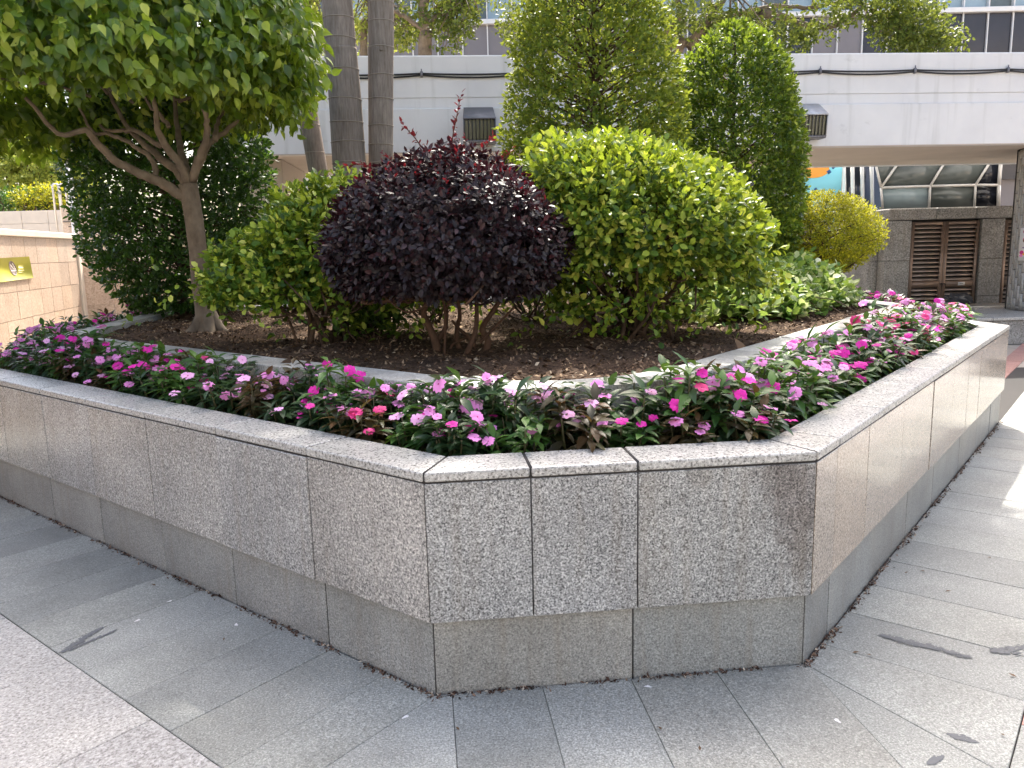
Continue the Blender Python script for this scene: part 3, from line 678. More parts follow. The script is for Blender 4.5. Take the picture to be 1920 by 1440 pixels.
# ------------------------------------------------------------------ shrubs
def make_loro():
    r = np.random.default_rng(31); base = np.array([-.37, 4.42, .88])
    t = tag(empty('purple_shrub', base), 'dark purple leaved rounded shrub on twisted bare stems with red shoots on top', 'shrub')
    a = lambda x, y, yy=0: np.array(at(x, y, 4.42 + yy))
    trunks = [([(822, 672), (818, 640), (803, 615), (796, 590), (802, 565), (800, 530)], .026, .012, 0), ([(818, 640), (832, 618), (838, 590), (836, 545)], .016, .009, .1), ([(835, 668), (834, 620), (832, 580), (826, 530)], .008, .006, -.08),
              ([(868, 668), (860, 640), (856, 610), (862, 590), (858, 545)], .017, .01, .12), ([(905, 672), (915, 640), (905, 615), (918, 590), (935, 560), (945, 520)], .022, .01, 0), ([(870, 668), (890, 630), (896, 600), (893, 560), (890, 520)], .016, .009, -.12),
              ([(902, 668), (885, 640), (862, 618), (850, 600)], .012, .007, .05), ([(900, 640), (925, 622), (940, 600), (965, 575)], .010, .006, -.06), ([(845, 672), (850, 650), (862, 640), (880, 628)], .009, .006, .08)]
    for pts, r0, r1, dy in trunks:
        P = smoothpath([a(x, y, dy) + r.normal(0, .006, 3) for x, y in pts], 5); MB().tube(P, np.linspace(r0, r1, len(P)), 8).build('stem', M['redbark'], t, True)
    cen = np.array([-.35, 4.42, 1.50]); rad = np.array([.635, .62, .48])
    P, N = shell(6200, cen, rad, r, 5, .06, 6, .32, -.55, lambda v: np.where(v[:, 2] < 0, 1 - .32 * (-v[:, 2]) ** 1.3, 1))
    mb = MB(); k = r.integers(0, len(P), 120); stems(mb, base + (0, 0, .35), P[k] * .93 + cen * .07, r, .010, .003, .16, 5); mb.build('twigs', M['redbark'], t, True)['kind'] = 'stuff'
    T = N + r.normal(0, .28, P.shape); T[:, 2] += .1
    young = (N[:, 2] > .30) & (r.random(len(P)) < np.clip((N[:, 2] - .45) * .3, 0, .13))
    L = twig_leaves(P[~young], T[~young], 7, .05, .039, r, (.7, 1.35), .22, .28, .25)
    foliage(t, L, ['oval', 'oval2'], M['loro'], r, 300)
    Ty = T[young] * .6; Ty[:, 2] += .8
    L = twig_leaves(P[young] + N[young] * .012, Ty, 6, .05, .031, r, (.4, 1.0), 0, .35, .3)
    foliage(t, L, ['oval'], M['loro_young'], r, 0, 'young_foliage')
    for pts in ([(845, 285), (850, 250), (857, 215), (863, 182)], [(790, 275), (775, 255), (757, 236)], [(912, 275), (920, 262)], [(700, 318), (680, 308), (655, 310)], [(870, 290), (872, 262)], [(735, 305), (722, 290)], [(945, 300), (958, 280)]):
        P = smoothpath([a(x, y, -.02) for x, y in pts], 5); sh = MB().tube(P, np.linspace(.004, .002, len(P)), 5).build('shoot', M['redbark'], t, True)
        T = np.gradient(P, axis=0); q = np.arange(1, len(P)); L = twig_leaves(P[q], T[q], 2, .02, .030, r, (.5, .9), 0, .4, .3)
        leaf_parts(*L, 'oval', M['loro_young'], t)
make_loro()

def make_lime(name, label, base, cen, rad, r_seed, n, mat, lobes, leaf=.056, parts=300, nst=60, low=None):
    r = np.random.default_rng(r_seed)
    t = tag(empty(name, base), label, 'shrub')
    Ps, Ns = [], []
    for c, rd, k in lobes:
        P, N = shell(k, c, rd, r, r_seed + 1, .13, 5, .42, -.5, lambda v: np.where(v[:, 2] < 0, 1 - .25 * v[:, 2] ** 2, 1)); Ps.append(P); Ns.append(N)
    P, N = np.vstack(Ps), np.vstack(Ns)
    keep = np.ones(len(P), bool)
    for c, rd, _ in lobes: keep &= (((P - np.array(c)) / np.array(rd)) ** 2).sum(1) > .42
    keep &= bump_dir((P - np.array(cen)) * 3.0, 3.2, r_seed + 9) > -1.0 - .5 * r.random(len(P))
    P, N = P[keep], N[keep]
    q = r.integers(0, len(P), nst)
    mb = MB(); stems(mb, base, P[q[:14]] * .85 + np.array(cen) * .15, r, .017, .006, .11, 7)
    for i, tg in enumerate(P[q[14:26]]):
        m1 = MB(); stems(m1, base, [tg * .9 + np.array(cen) * .1], r, .016, .005, .14, 7); m1.build('stem', M['bark'], t, True)
    mb2 = MB(); stems(mb2, np.array(base) + (0, 0, .25), P[q[26:]], r, .009, .003, .18, 5); mb2.build('twigs', M['bark'], t, True)['kind'] = 'stuff'
    mb.build('stem_clump', M['bark'], t, True)['kind'] = 'stuff'
    T = N + r.normal(0, .35, P.shape); T[:, 2] += .45
    L = twig_leaves(P, T, 7, .07, leaf, r, (.5, 1.15), .05, .35, .45)
    k_ = r.integers(0, len(P), 110); L = cat(L, twig_leaves(P[k_] + N[k_] * r.uniform(.02, .10, (110, 1)) + (0, 0, .02), T[k_] + (0, 0, .5), 6, .05, leaf * .9, r, (.4, 1.0), 0, .4, .4))   # stray shoots
    if low is not None:   # sparse shaded leaves low on the stems
        c, rd, k = low; Q = np.array(c) + r.normal(0, .5, (k, 3)) * np.array(rd); L = cat(L, twig_leaves(Q, unit(r.normal(0, 1, Q.shape)) + (0, 0, .6), 5, .06, leaf, r, (.6, 1.2), .15, .4, .5))
    L = tuple(x[L[0][:, 2] > .93] for x in L)
    foliage(t, L, ['oval', 'round'], mat, r, parts)
make_lime('lime_shrub', 'large bright lime green rounded shrub right of the dark purple shrub', (.72, 4.85, .88), (.80, 4.85, 1.65), (.8, .75, .55), 41, 0, M['lime'],
          [((.74, 4.90, 1.58), (.73, .74, .50), 3500), ((.40, 4.78, 1.66), (.46, .48, .42), 1150), ((1.10, 4.85, 1.42), (.44, .48, .36), 1000), ((.60, 4.85, 1.22), (.36, .40, .30), 260)], .049, 300, 80, ((.75, 4.75, 1.18), (.7, .5, .3), 260))
make_lime('lime_shrub', 'lime green spreading shrub between the fig trunk and the dark purple shrub', (-1.17, 5.05, .88), (-1.25, 5.1, 1.55), (.8, .7, .4), 51, 0, M['limel'],
          [((-1.02, 5.15, 1.46), (.60, .60, .42), 2300), ((-1.50, 5.0, 1.30), (.38, .42, .26), 850), ((-.66, 5.15, 1.38), (.42, .5, .40), 700)], .049, 300, 70, ((-1.0, 5.0, 1.22), (.9, .5, .24), 220))

def topiary(name, label, base, prof, zs, mat, seed, n, leaf, k=7, depth=.25, tm=('oval', 'oval2'), trunk_r=.04, nb=60, cat_='tree', bumps=.04, mat_w=None, lean=(0, 0), zup=.35, twig=.05):
    """solid of revolution with radius profile prof over heights zs"""
    r = np.random.default_rng(seed); base = np.array(base, float)
    t = tag(empty(name, base), label, cat_)
    z = np.interp(r.random(n), np.cumsum(np.r_[0, np.diff(zs) * (np.array(prof[1:]) + np.array(prof[:-1]) + .1)]) / np.sum(np.diff(zs) * (np.array(prof[1:]) + np.array(prof[:-1]) + .1)), zs)
    th = r.uniform(0, 6.28, n); R = np.interp(z, zs, prof); dR = np.interp(z + .02, zs, prof) - np.interp(z - .02, zs, prof)
    v = np.stack([np.cos(th), np.sin(th), np.zeros(n)], 1); q = np.stack([np.cos(th) * 2, np.sin(th) * 2, z * 2], 1)
    R2 = R * (1 + bumps * bump_dir(q, 4, seed)) * (1 - depth * r.random(n) ** 1.6)
    P = np.stack([base[0] + lean[0] * (z - base[2]) + R2 * np.cos(th), base[1] + lean[1] * (z - base[2]) + R2 * np.sin(th), z], 1)
    N = unit(v + np.stack([np.zeros(n), np.zeros(n), -dR / .04], 1))
    MB().tube(smoothpath([base + (0, 0, -.05), base + (lean[0] * .5, 0, .6), np.array([base[0] + lean[0] * (zs[-1] - base[2]), base[1], zs[-1] - .15])], 6), np.linspace(trunk_r, .012, 13), 9).build('trunk', mat_w or M['bark'], t, True)
    mb = MB()
    for i in r.integers(0, n, nb):
        zz = max(base[2], P[i, 2] - r.uniform(.1, .35)); s = np.array([base[0] + lean[0] * (zz - base[2]), base[1], zz]); m = (s + P[i]) / 2 + r.normal(0, .03, 3); mb.tube(smoothpath([s, m, P[i]], 4), np.linspace(.011, .003, 9), 5)
    mb.build('branches', mat_w or M['bark'], t, True)['kind'] = 'stuff'
    gk = bump_dir(q * 1.6, 3.5, seed + 9) > -1.1 - .5 * r.random(n); P, N = P[gk], N[gk]
    T = N + r.normal(0, .4, P.shape); T[:, 2] += zup
    foliage(t, twig_leaves(P, T, k, twig, leaf, r, (.5, 1.15), .03, .35, .4), list(tm), mat, r, 0)
    return t
topiary('conical_tree', 'tall open conical clipped tree with trunk showing through sparse leaves', (.78, 7.3, .9), [.74, .80, .79, .70, .62, .50, .32, .06], [1.9, 2.3, 2.58, 3.08, 3.47, 3.75, 3.93, 4.02], M['conemid'], 61, 4600, .048, 6, .42, trunk_r=.05, nb=240, bumps=.035)
topiary('conical_tree', 'dense bullet shaped clipped tree with bright tip behind the golden ball shrub', (2.23, 8.05, .9), [.45, .60, .67, .66, .62, .54, .42, .26, .06], [1.05, 1.5, 1.95, 2.3, 2.7, 3.0, 3.25, 3.42, 3.54], M['cone'], 62, 6400, .047, 7, .30, bumps=.035)
topiary('hedge_tree', 'big dark green egg shaped clipped bush behind the fig trunk', (-3.26, 7.95, .88), [.42, .68, .86, .91, .90, .78, .5, .1], [.98, 1.25, 1.7, 2.2, 2.7, 3.1, 3.4, 3.55], M['dark'], 63, 5600, .055, 7, .5, bumps=.06, nb=200, cat_='shrub')
topiary('golden_shrub', 'golden yellow ball shaped shrub on thin stems before the louvred doors', (3.24, 8.3, .9), [.12, .38, .54, .57, .48, .32, .05], [1.16, 1.28, 1.44, 1.60, 1.77, 1.88, 1.95], M['ball'], 64, 3600, .030, 8, .45, ('tiny',), .022, 90, 'shrub', .07, M['bark'], twig=.05)

def make_cover():
    r = np.random.default_rng(71); base = np.array([2.3, 6.6, .9])
    t = tag(empty('ground_cover', base), 'low sprawling green and cream variegated plant in the right end of the bed', 'plant')
    # mound along the bed from behind the lime shrub to the right end
    n = 1500; s = r.random(n); cx = np.interp(s, [0, .5, 1], [1.55, 2.25, 2.85]); cy = np.interp(s, [0, .5, 1], [5.75, 6.6, 7.35])
    hh = np.interp(s, [0, .3, .75, 1], [.30, .36, .42, .26]); th = r.uniform(0, 6.28, n); rr = np.sqrt(r.random(n)) * .46
    P = np.stack([cx + rr * np.cos(th), cy + rr * np.sin(th), .92 + hh * (1 - (rr / .5) ** 2) * r.uniform(.55, 1.05, n)], 1)
    P = P[inside(KIp, P[:, 0] + .02, P[:, 1])]
    mb = MB(); k = r.integers(0, len(P), 160)
    for i in k:
        s0 = np.array([P[i, 0] + r.normal(0, .2), P[i, 1] + r.normal(0, .2), .9]); mb.tube(smoothpath([s0, (s0 + P[i]) / 2 + (0, 0, .06), P[i]], 4), np.linspace(.005, .003, 9), 5)
    mb.build('stems', M['bark'], t, True)['kind'] = 'stuff'
    T = r.normal(0, .5, P.shape) + (0, 0, .8)
    foliage(t, twig_leaves(P, T, 5, .06, .075, r, (.7, 1.2), .05, .3, .8), ['round'], M['cover'], r, 120)
make_cover()
def small_shrub(base, h, seed, label):
    r = np.random.default_rng(seed); base = np.array(base)
    t = tag(empty('small_shrub', base), label, 'shrub'); mb = MB()
    P = base + np.stack([r.normal(0, h * .45, 90), r.normal(0, h * .45, 90), h * r.uniform(.35, 1.1, 90)], 1)
    stems(mb, base, P[:26], r, .010, .003, .05, 5); mb.build('stems', M['bark'], t, True)['kind'] = 'stuff'
    foliage(t, twig_leaves(P, unit(r.normal(0, 1, P.shape)) + (0, 0, .8), 6, .06, .06, r), ['oval'], M['cone'], r, 0)
small_shrub((.18, 5.9, .92), .42, 72, 'small thin green shrub behind between the purple and the lime shrubs')
small_shrub((-.62, 6.1, .92), .40, 73, 'small green shrub in the middle behind the purple shrub stems')
small_shrub((-.9, 5.0, .9), .22, 74, 'tiny leafy seedling in the soil left of the purple shrub')

# ------------------------------------------------------------------ palms
def make_palm(pts, Y, w0, w1, ztop, seed, label):
    r = np.random.default_rng(seed); P = [np.array(at(x, y, Y)) for x, y in pts]; dv = (P[0] - P[-1]) / (P[0][2] - P[-1][2])
    base = P[-1] + dv * (.88 - P[-1][2]); top = P[0] + dv * (ztop - P[0][2]) * .8; top[2] = ztop
    t = tag(empty('palm_tree', base), label, 'tree')
    path = smoothpath([base] + P[::-1] + [top], 14); zz = path[:, 2]; rad = np.interp(zz, [.9, 2.0, 4.2, ztop], [w0 * 1.15, w0, w1, w1 * .8])
    MB().tube(path, rad, 18).build('trunk', M['palmbark'], t, True)
    z = 1.4
    while z < 4.6:
        c = np.array([np.interp(z, zz, path[:, 0]), np.interp(z, zz, path[:, 1]), z]); tl = r.normal(0, .03, 2)
        th = np.linspace(0, 6.283, 25)[:-1]; R = np.interp(z, zz, rad) * 1.012
        loop = c + np.stack([R * np.cos(th), R * np.sin(th), R * (tl[0] * np.cos(th) + tl[1] * np.sin(th)) + dv[0] * 0], 1)
        loop = np.vstack([loop, loop[:1]]); MB().tube(loop, .0045, 5, False).build('leaf_scar', M['palmring'], t, True); z += r.uniform(.17, .30)
    for f in range(15):
        az = f * 2.4 + r.uniform(-.2, .2); el = r.uniform(.1, 1.1); L = r.uniform(2.2, 2.7)
        s = np.linspace(0, 1, 12); h = np.array([math.cos(az), math.sin(az), 0])
        pts_ = top + (s * L * math.cos(el))[:, None] * h + np.stack([0 * s, 0 * s, s * L * math.sin(el) - 1.35 * s ** 2 * L * .55], 1)
        fr = MB().tube(pts_, np.linspace(.028, .006, 12), 6); fo = fr.build('frond', M['stem'], t, True)
        q = np.linspace(.12, 1, 46); C_ = np.stack([np.interp(q, s, pts_[:, i]) for i in range(3)], 1); Tn = unit(np.gradient(C_, axis=0)); sd = unit(np.cross(Tn, (0, 0, 1.)))
        Pl = np.vstack([C_, C_]); Dl = np.vstack([sd + Tn * .7, -sd + Tn * .7]); Dl[:, 2] -= .25
        mbl = MB().add(*leaves_mesh(Pl, Dl, np.tile((0, 0, 1.), (len(Pl), 1)), np.tile(.62 * np.sin(np.clip(q, .1, .97) * 3.0) + .12, 2), 'strap')); mbl.build('leaflets', M['palm'], fo)['kind'] = 'stuff'
make_palm([(632, 0), (640, 100), (648, 200), (656, 320)], 8.45, .178, .148, 8.2, 81, 'thick grey ringed palm trunk in the middle of the three palms')
make_palm([(714, 0), (714, 100), (714, 200), (714, 300)], 8.55, .125, .132, 8.6, 82, 'straight grey ringed palm trunk rightmost of the three palms')
make_palm([(540, 0), (556, 90), (575, 200), (598, 330)], 8.8, .10, .11, 7.6, 83, 'leaning slim palm trunk leftmost of the three palms')

# ------------------------------------------------------------------ impatiens in the flower strip
def flower_mesh(col, seed):
    r = np.random.default_rng(seed); mb = MB()
    for k in range(5):
        a = k * 1.2566 + r.normal(0, .1); ca, sa = math.cos(a), math.sin(a); sc = r.uniform(.85, 1.1); up = r.normal(0, .22)
        prof = [(.05, .03), (.32, .34), (.68, .46), (.92, .33)]; V = []
        for x, wd in prof:
            z = .10 * x - .16 * x * x + up * x + r.normal(0, .02)
            V += [(x, -wd, z - .06 + r.normal(0, .05)), (x, 0, z), (x, wd, z - .06 + r.normal(0, .05))]
        V = np.array(V) * sc * np.array([1, 1, 1]); V[-2] += (-.10, 0, 0)
        X = V[:, 0] * ca - V[:, 1] * sa; Yv = V[:, 0] * sa + V[:, 1] * ca
        Q = []
        for i in range(3):
            b = i * 3; Q += [(b, b + 3, b + 4, b + 1), (b + 1, b + 4, b + 5, b + 2)]
        mb.add(np.stack([X, Yv, V[:, 2] + .012 * k], 1), None, Q)
    m = mb.mesh('flower', True); m.materials.append(PET[col]); return m
FM = {c: [flower_mesh(c, s) for s in range(3)] for c in PET}
EM = MB().add([(0, 0, .10)] + [(.13 * math.cos(i * 1.2566), .13 * math.sin(i * 1.2566), .03) for i in range(5)], [(0, 1 + i, 1 + (i + 1) % 5) for i in range(5)]).mesh('flower_eye'); EM.materials.append(M['eye'])
def imp_proto(seed, mi):
    r = np.random.default_rng(seed); mb = MB(); tips = []; Ls = []
    for i in range(10):
        a = i * 2.4 + r.normal(0, .2); sp = r.uniform(.04, .135); h = r.uniform(.15, .27) * (1.05 - sp * 1.2)
        e = np.array([sp * math.cos(a), sp * math.sin(a), h]); pts = smoothpath([(0.02 * math.cos(a), .02 * math.sin(a), -.02), e * np.array([.75, .75, .45]), e], 5)
        mb.tube(pts, np.linspace(.006, .0035, len(pts)), 6); tips.append(e)
        T = unit(e - pts[-4]); q = np.array([e, pts[-3], pts[-5]])[:3]
        Ls.append(twig_leaves(q[:1], T[None], 7, .022, .080, r, (.75, 1.35), .12, .22, .5)); Ls.append(twig_leaves(q[1:2], T[None], 4, .02, .090, r, (1.0, 1.5), .2, .25, .5))
        Ls.append(twig_leaves(q[2:3], T[None], 4, .03, .085, r, (1.1, 1.6), .35, .25, .5)); Ls.append(twig_leaves(pts[2:3], T[None], 3, .03, .075, r, (1.1, 1.7), .3, .3, .5))
    P, D, N, S = cat(*Ls); ok = P[:, 2] > .02
    P, D, N, S = P[ok], D[ok], N[ok], S[ok]
    order = np.argsort(-P[:, 2] - r.uniform(0, .08, len(P))); big = np.zeros(len(P), bool); big[order[:30]] = True
    X, Y, Z = frames(D, N); leafs = []
    key = ('lance', IMP[mi].name)
    for tm in ('lance', 'lance2'):
        if (tm, IMP[mi].name) not in LEAFMESH:
            V, T = TM[tm]; m = mesh_of('leaf', V, T, smooth=True); m.materials.append(IMP[mi]); LEAFMESH[(tm, IMP[mi].name)] = m
    for i in np.where(big)[0]:
        Mx = Matrix(((X[i, 0] * S[i], Y[i, 0] * S[i], Z[i, 0] * S[i], P[i, 0]), (X[i, 1] * S[i], Y[i, 1] * S[i], Z[i, 1] * S[i], P[i, 1]), (X[i, 2] * S[i], Y[i, 2] * S[i], Z[i, 2] * S[i], P[i, 2]), (0, 0, 0, 1)))
        leafs.append((LEAFMESH[('lance' if i % 2 else 'lance2', IMP[mi].name)], Mx))
    mf = MB().add(*leaves_mesh(P[~big], D[~big], N[~big], S[~big], 'lance')); fm = mf.mesh('foliage', True); fm.materials.append(IMP[mi])
    sm = mb.mesh('stem_cluster', True); sm.materials.append(M['stem'])
    return leafs, fm, sm, tips
PRO = [imp_proto(100 + i, mi) for i, mi in enumerate((0, 0, 1, 1, 0, 2, 1, 0))]
PMAT = (0, 0, 1, 1, 0, 2, 1, 0); LOOK = ('fresh green', 'dark green', 'bronze')
ORD = ['first', 'second', 'third', 'fourth', 'fifth', 'sixth', 'seventh', 'eighth', 'ninth', 'tenth', 'eleventh', 'twelfth', 'thirteenth', 'fourteenth', 'fifteenth', 'sixteenth', 'seventeenth', 'eighteenth', 'nineteenth', 'twentieth', 'twenty-first', 'twenty-second', 'twenty-third', 'twenty-fourth', 'twenty-fifth', 'twenty-sixth']
rf = np.random.default_rng(5)
def place_imp(xy, label_tail, far=0.0):
    pi = int(rf.integers(0, len(PRO))); leafs, fm, sm, tips = PRO[pi]
    e = empty('impatiens_plant', (float(xy[0]), float(xy[1]), .69), float(rf.uniform(0, 6.28))); sc = float(rf.uniform(.86, 1.12)); e.scale = (sc, sc, sc * float(rf.uniform(.85, 1.12)) * (1.1 if 'kerb' in label_tail else .88))
    COLS = list(PET); col = COLS[rf.choice(4, p=[.46, .27, .03, .24] if far < .5 else [.42, .26, .20, .12])]
    tag(e, f'{col} impatiens, {LOOK[PMAT[pi]]} leaves, {label_tail}', 'flower plant', 'impatiens planted in the flower strip')
    for m, Mx in leafs:
        o = bpy.data.objects.new('leaf', m); COL.objects.link(o); o.parent = e; o.matrix_local = Mx
    o = bpy.data.objects.new('foliage', fm); COL.objects.link(o); o.parent = e; o['kind'] = 'stuff'
    o = bpy.data.objects.new('stem_cluster', sm); COL.objects.link(o); o.parent = e
    nf = int(rf.integers(4, 9)) + int(6 * far); rz = e.rotation_euler.z
    for k in range(nf):
        tp = tips[k % len(tips)] + rf.normal(0, .02, 3) * (1, 1, 0); s_ = float(rf.uniform(.024, .035)); tp = tp + np.array([0, 0, float(rf.uniform(.005, .055))])
        az = math.atan2(tp[1], tp[0]); outd = Vector((math.cos(az), math.sin(az), 0))
        tocam = Vector((-float(xy[0]), -float(xy[1]), 0)).normalized(); tocam.rotate(Matrix.Rotation(-rz, 3, 'Z'))
        nv = (outd * float(rf.uniform(0, .6)) + tocam * float(rf.uniform(.0, .9)) + Vector((0, 0, float(rf.uniform(.5, 1.0))))).normalized()
        c2 = col if rf.random() < .72 else COLS[int(rf.choice([0, 1, 3]))]
        fo = bpy.data.objects.new('flower', FM[c2][int(rf.integers(0, 3))]); COL.objects.link(fo); fo.parent = e
        q = nv.to_track_quat('Z', 'Y'); fo.matrix_local = Matrix.LocRotScale(Vector(tp) + outd * .02, q, Vector((s_, s_, s_)))
        eo = bpy.data.objects.new('flower_eye', EM); COL.objects.link(eo); eo.parent = fo; 
def strip(P0, dv, nv, s0, s1, step, rows, where, far0, far1):
    for rname, off in rows:
        n = int(round((s1 - s0) / step)) ; 
        for i in range(n + 1):
            s_ = s0 + (s1 - s0) * i / max(1, n) + float(rf.normal(0, .025)); xy = P0 + dv * s_ + nv * (off + float(rf.normal(0, .012)))
            place_imp(xy, f'{ORD[i]} in {rname} row {where}', far0 + (far1 - far0) * i / max(1, n))
RW = (('coping side', .335), ('kerb side', .475))
strip(A, LV, NL, .17, 4.25, .205, RW, 'going left', 0, .1)
strip(A, d_, n_, .12, 1.22, .205, (('coping side', .345), ('kerb side', .46)), 'across front', 0, 0)
strip(B, RV, NR, .17, 4.4, .21, RW, 'going right', 0, 1)
strip(D, n_, d_, .3, 2.6, .24, RW, 'far left end', .1, .2)
strip(C, n_, -d_, .25, 2.4, .24, RW, 'far right end', .9, 1)

# ------------------------------------------------------------------ footbridge
OYS, OX0, OY0 = .08, 7.0, 11.3
OD = unit(v2(1, OYS)); ON = v2(-OD[1], OD[0])       # along / away from the camera
def ob(x, back=0.0): return v2(x, OY0 + OYS * (x - OX0)) + ON * back
bridge = tag(empty('footbridge', (0, 10.74, 0)), 'white painted concrete footbridge crossing behind the planter', 'bridge')
def extrude(profile, x0, x1, name, mat, parent, nx=1):
    n = len(profile); V = []
    for x in (x0, x1):
        for b, z in profile: q = ob(x, b); V.append((q[0], q[1], z))
    Q = [(i, (i + 1) % n, n + (i + 1) % n, n + i) for i in range(n)]
    bm = bmesh.new(); vs = [bm.verts.new(v) for v in V]
    for q in Q: bm.faces.new([vs[i] for i in q])
    bm.faces.new(vs[:n][::-1]); bm.faces.new(vs[n:]); bmesh.ops.recalc_face_normals(bm, faces=bm.faces)
    m = bpy.data.meshes.new(name); bm.to_mesh(m); bm.free(); return link(name, m, mat, parent)
extrude([(0, 2.745), (0, 3.285), (.012, 3.295), (.035, 3.30), (.035, 3.418), (.05, 3.42), (.05, 3.43), (.035, 3.432), (.035, 3.935), (.045, 3.95), (.20, 3.95), (.20, 2.80), (.20, 2.745)], -3.75, 22, 'parapet', M['paint'], bridge)
extrude([(.201, 2.755), (.201, 2.98), (2.9, 2.98), (2.9, 2.755)], -3.75, 22, 'deck', M['soffit'], bridge)
extrude([(2.902, 2.745), (2.902, 3.95), (3.08, 3.95), (3.08, 2.745)], -3.75, 22, 'parapet', M['paint'], bridge)
extrude([(-.004, 2.735), (-.004, 2.750), (.05, 2.744), (.05, 2.735)], -3.75, 22, 'drip_edge', M['soffit'], bridge)
stone('pier', [ob(-3.6, .6), ob(-3.0, .6), ob(-3.0, 2.4), ob(-3.6, 2.4)], -.01, 2.754, M['soffit'], bridge, .01)
def cablepath(zo, sag):
    pts = []
    x = -3.7
    while x < 12:
        for t_ in np.linspace(0, 1, 9)[:-1]:
            xx = x + t_ * 1.32; q = ob(xx, .012); pts.append((q[0], q[1], 3.712 + zo - sag * 4 * t_ * (1 - t_)))
        x += 1.32
    return np.array(pts)
for nm, zo, sg in (('first', .012, .016), ('second', -.008, .034)):
    o = MB().tube(cablepath(zo, sg), .011, 6).build('cable', M['black'])
    tag(o, ('upper' if nm == 'first' else 'lower sagging') + ' black cable clipped along the white footbridge wall', 'cable', 'cables on the footbridge')
x = -3.7
while x < 12:
    q = ob(x, .016); o = MB().box((q[0], q[1], 3.714), .03, .04, .07).tube([(q[0], q[1] - .01, 3.745), (q[0], q[1] - .01, 3.78)], .008, 6).build('cable_clip', M['fixture'], bridge); x += 1.32
def floodlight(xc, yaw, label, housing):
    q = ob(xc, -.002); t = tag(empty('floodlight', (q[0], q[1], 2.95)), label, 'light', 'lights on the footbridge'); t.rotation_euler = (0, 0, yaw)
    Wd = .42
    def sub(name, V, Q, mat): m = MB().add(V, None, Q).mesh(name); link(name, m, mat, t, world=False)
    h = Wd / 2; w2 = h * .9
    # sloping hood: narrow at the wall, projecting, open below with a grille
    V = [(-w2, 0, .35), (w2, 0, .35), (h, -.26, .18), (-h, -.26, .18), (-w2, 0, .335), (w2, 0, .335), (h, -.26, .165), (-h, -.26, .165)]
    sub('hood', V, [(0, 3, 2, 1), (4, 5, 6, 7), (3, 7, 6, 2), (0, 4, 7, 3), (1, 2, 6, 5), (0, 1, 5, 4)], housing)
    for s_ in (-1, 1):
        V = [(s_ * w2, 0, .335), (s_ * h, -.26, .165), (s_ * h, -.22, -.09), (s_ * w2, 0, -.09)]; V2 = [(x - s_ * .012, y, z) for x, y, z in V]
        sub('side_plate', V + V2, [(0, 1, 2, 3), (4, 7, 6, 5), (0, 4, 5, 1), (1, 5, 6, 2), (2, 6, 7, 3)], housing)
    sub('lens', [(-h + .015, -.235, .16), (h - .015, -.235, .16), (h - .015, -.205, -.08), (-h + .015, -.205, -.08)], [(0, 1, 2, 3)], M['lens'])
    for i in range(9):
        xx = -h + .02 + i * (Wd - .04) / 8
        m = MB().tube([(xx, -.252, .165), (xx, -.218, -.088)], .006, 6).mesh('bar'); link('bar', m, M['black'], t, world=False)
    sub('base', [(-h, -.225, -.09), (h, -.225, -.09), (h, 0, -.09), (-h, 0, -.09), (-h, -.20, -.12), (h, -.20, -.12), (h, 0, -.12), (-h, 0, -.12)], [(0, 1, 2, 3), (4, 7, 6, 5), (0, 4, 5, 1), (1, 5, 6, 2), (3, 2, 6, 7), (0, 3, 7, 4)], M['fixture'])
floodlight(-.35, OYS, 'dark grey floodlight box on the bridge wall above the purple shrub', M['fixture'])
floodlight(4.02, OYS, 'pale topped floodlight box on the bridge wall beside the bullet shaped tree', M['fixture_pale'])

# ------------------------------------------------------------------ ledge, column and plant room at the right
ledge = tag(empty('stone_ledge', (7.6, 10.9, 0)), 'low granite ledge under the tiled column at the right', 'ledge')
for i in range(7):
    q = v2(4.9 + i * .9, 10.95); 
    stone('block', [q, q + (.895, 0), q + (.895, 2.4), q + (0, 2.4)], -.01, .33, M['wallstone'], ledge, .008); stone('cap', [q + (0, -.03), q + (.895, -.03), q + (.895, 2.4), q + (0, 2.4)], .332, .375, M['coping'], ledge, .006)
colm = tag(empty('tiled_column', (7.92, 12.05, .375)), 'round column clad in narrow vertical grey tiles holding up the bridge', 'column')
R_ = .62; cx, cy = 8.24, 12.02
MB().tube([(cx, cy, .37), (cx, cy, 2.76)], R_ - .014, 40).build('core', M['core'], colm, True)
tm_ = MB().box((0, 0, 0), .050, .012, .30).mesh('tile'); tm_.materials.append(M['coltile'])
nt_ = 66
for i in range(nt_):
    a = math.pi + i * 2 * math.pi / nt_
    if math.sin(a) > .25: continue
    for j in range(10):
        zc = .375 + .15 + j * .306 - .306 * ((i * .38) % 1); z0, z1 = max(.38, zc - .15), min(2.74, zc + .15)
        if z1 - z0 < .05: continue
        o = bpy.data.objects.new('tile', tm_); COL.objects.link(o); o.parent = colm
        o.location = Vector((cx + math.cos(a) * (R_ - .006), cy + math.sin(a) * (R_ - .006), (z0 + z1) / 2)) - Vector(colm.location); o.rotation_euler = (0, 0, a + math.pi / 2); o.scale = (1, 1, (z1 - z0) / .30)
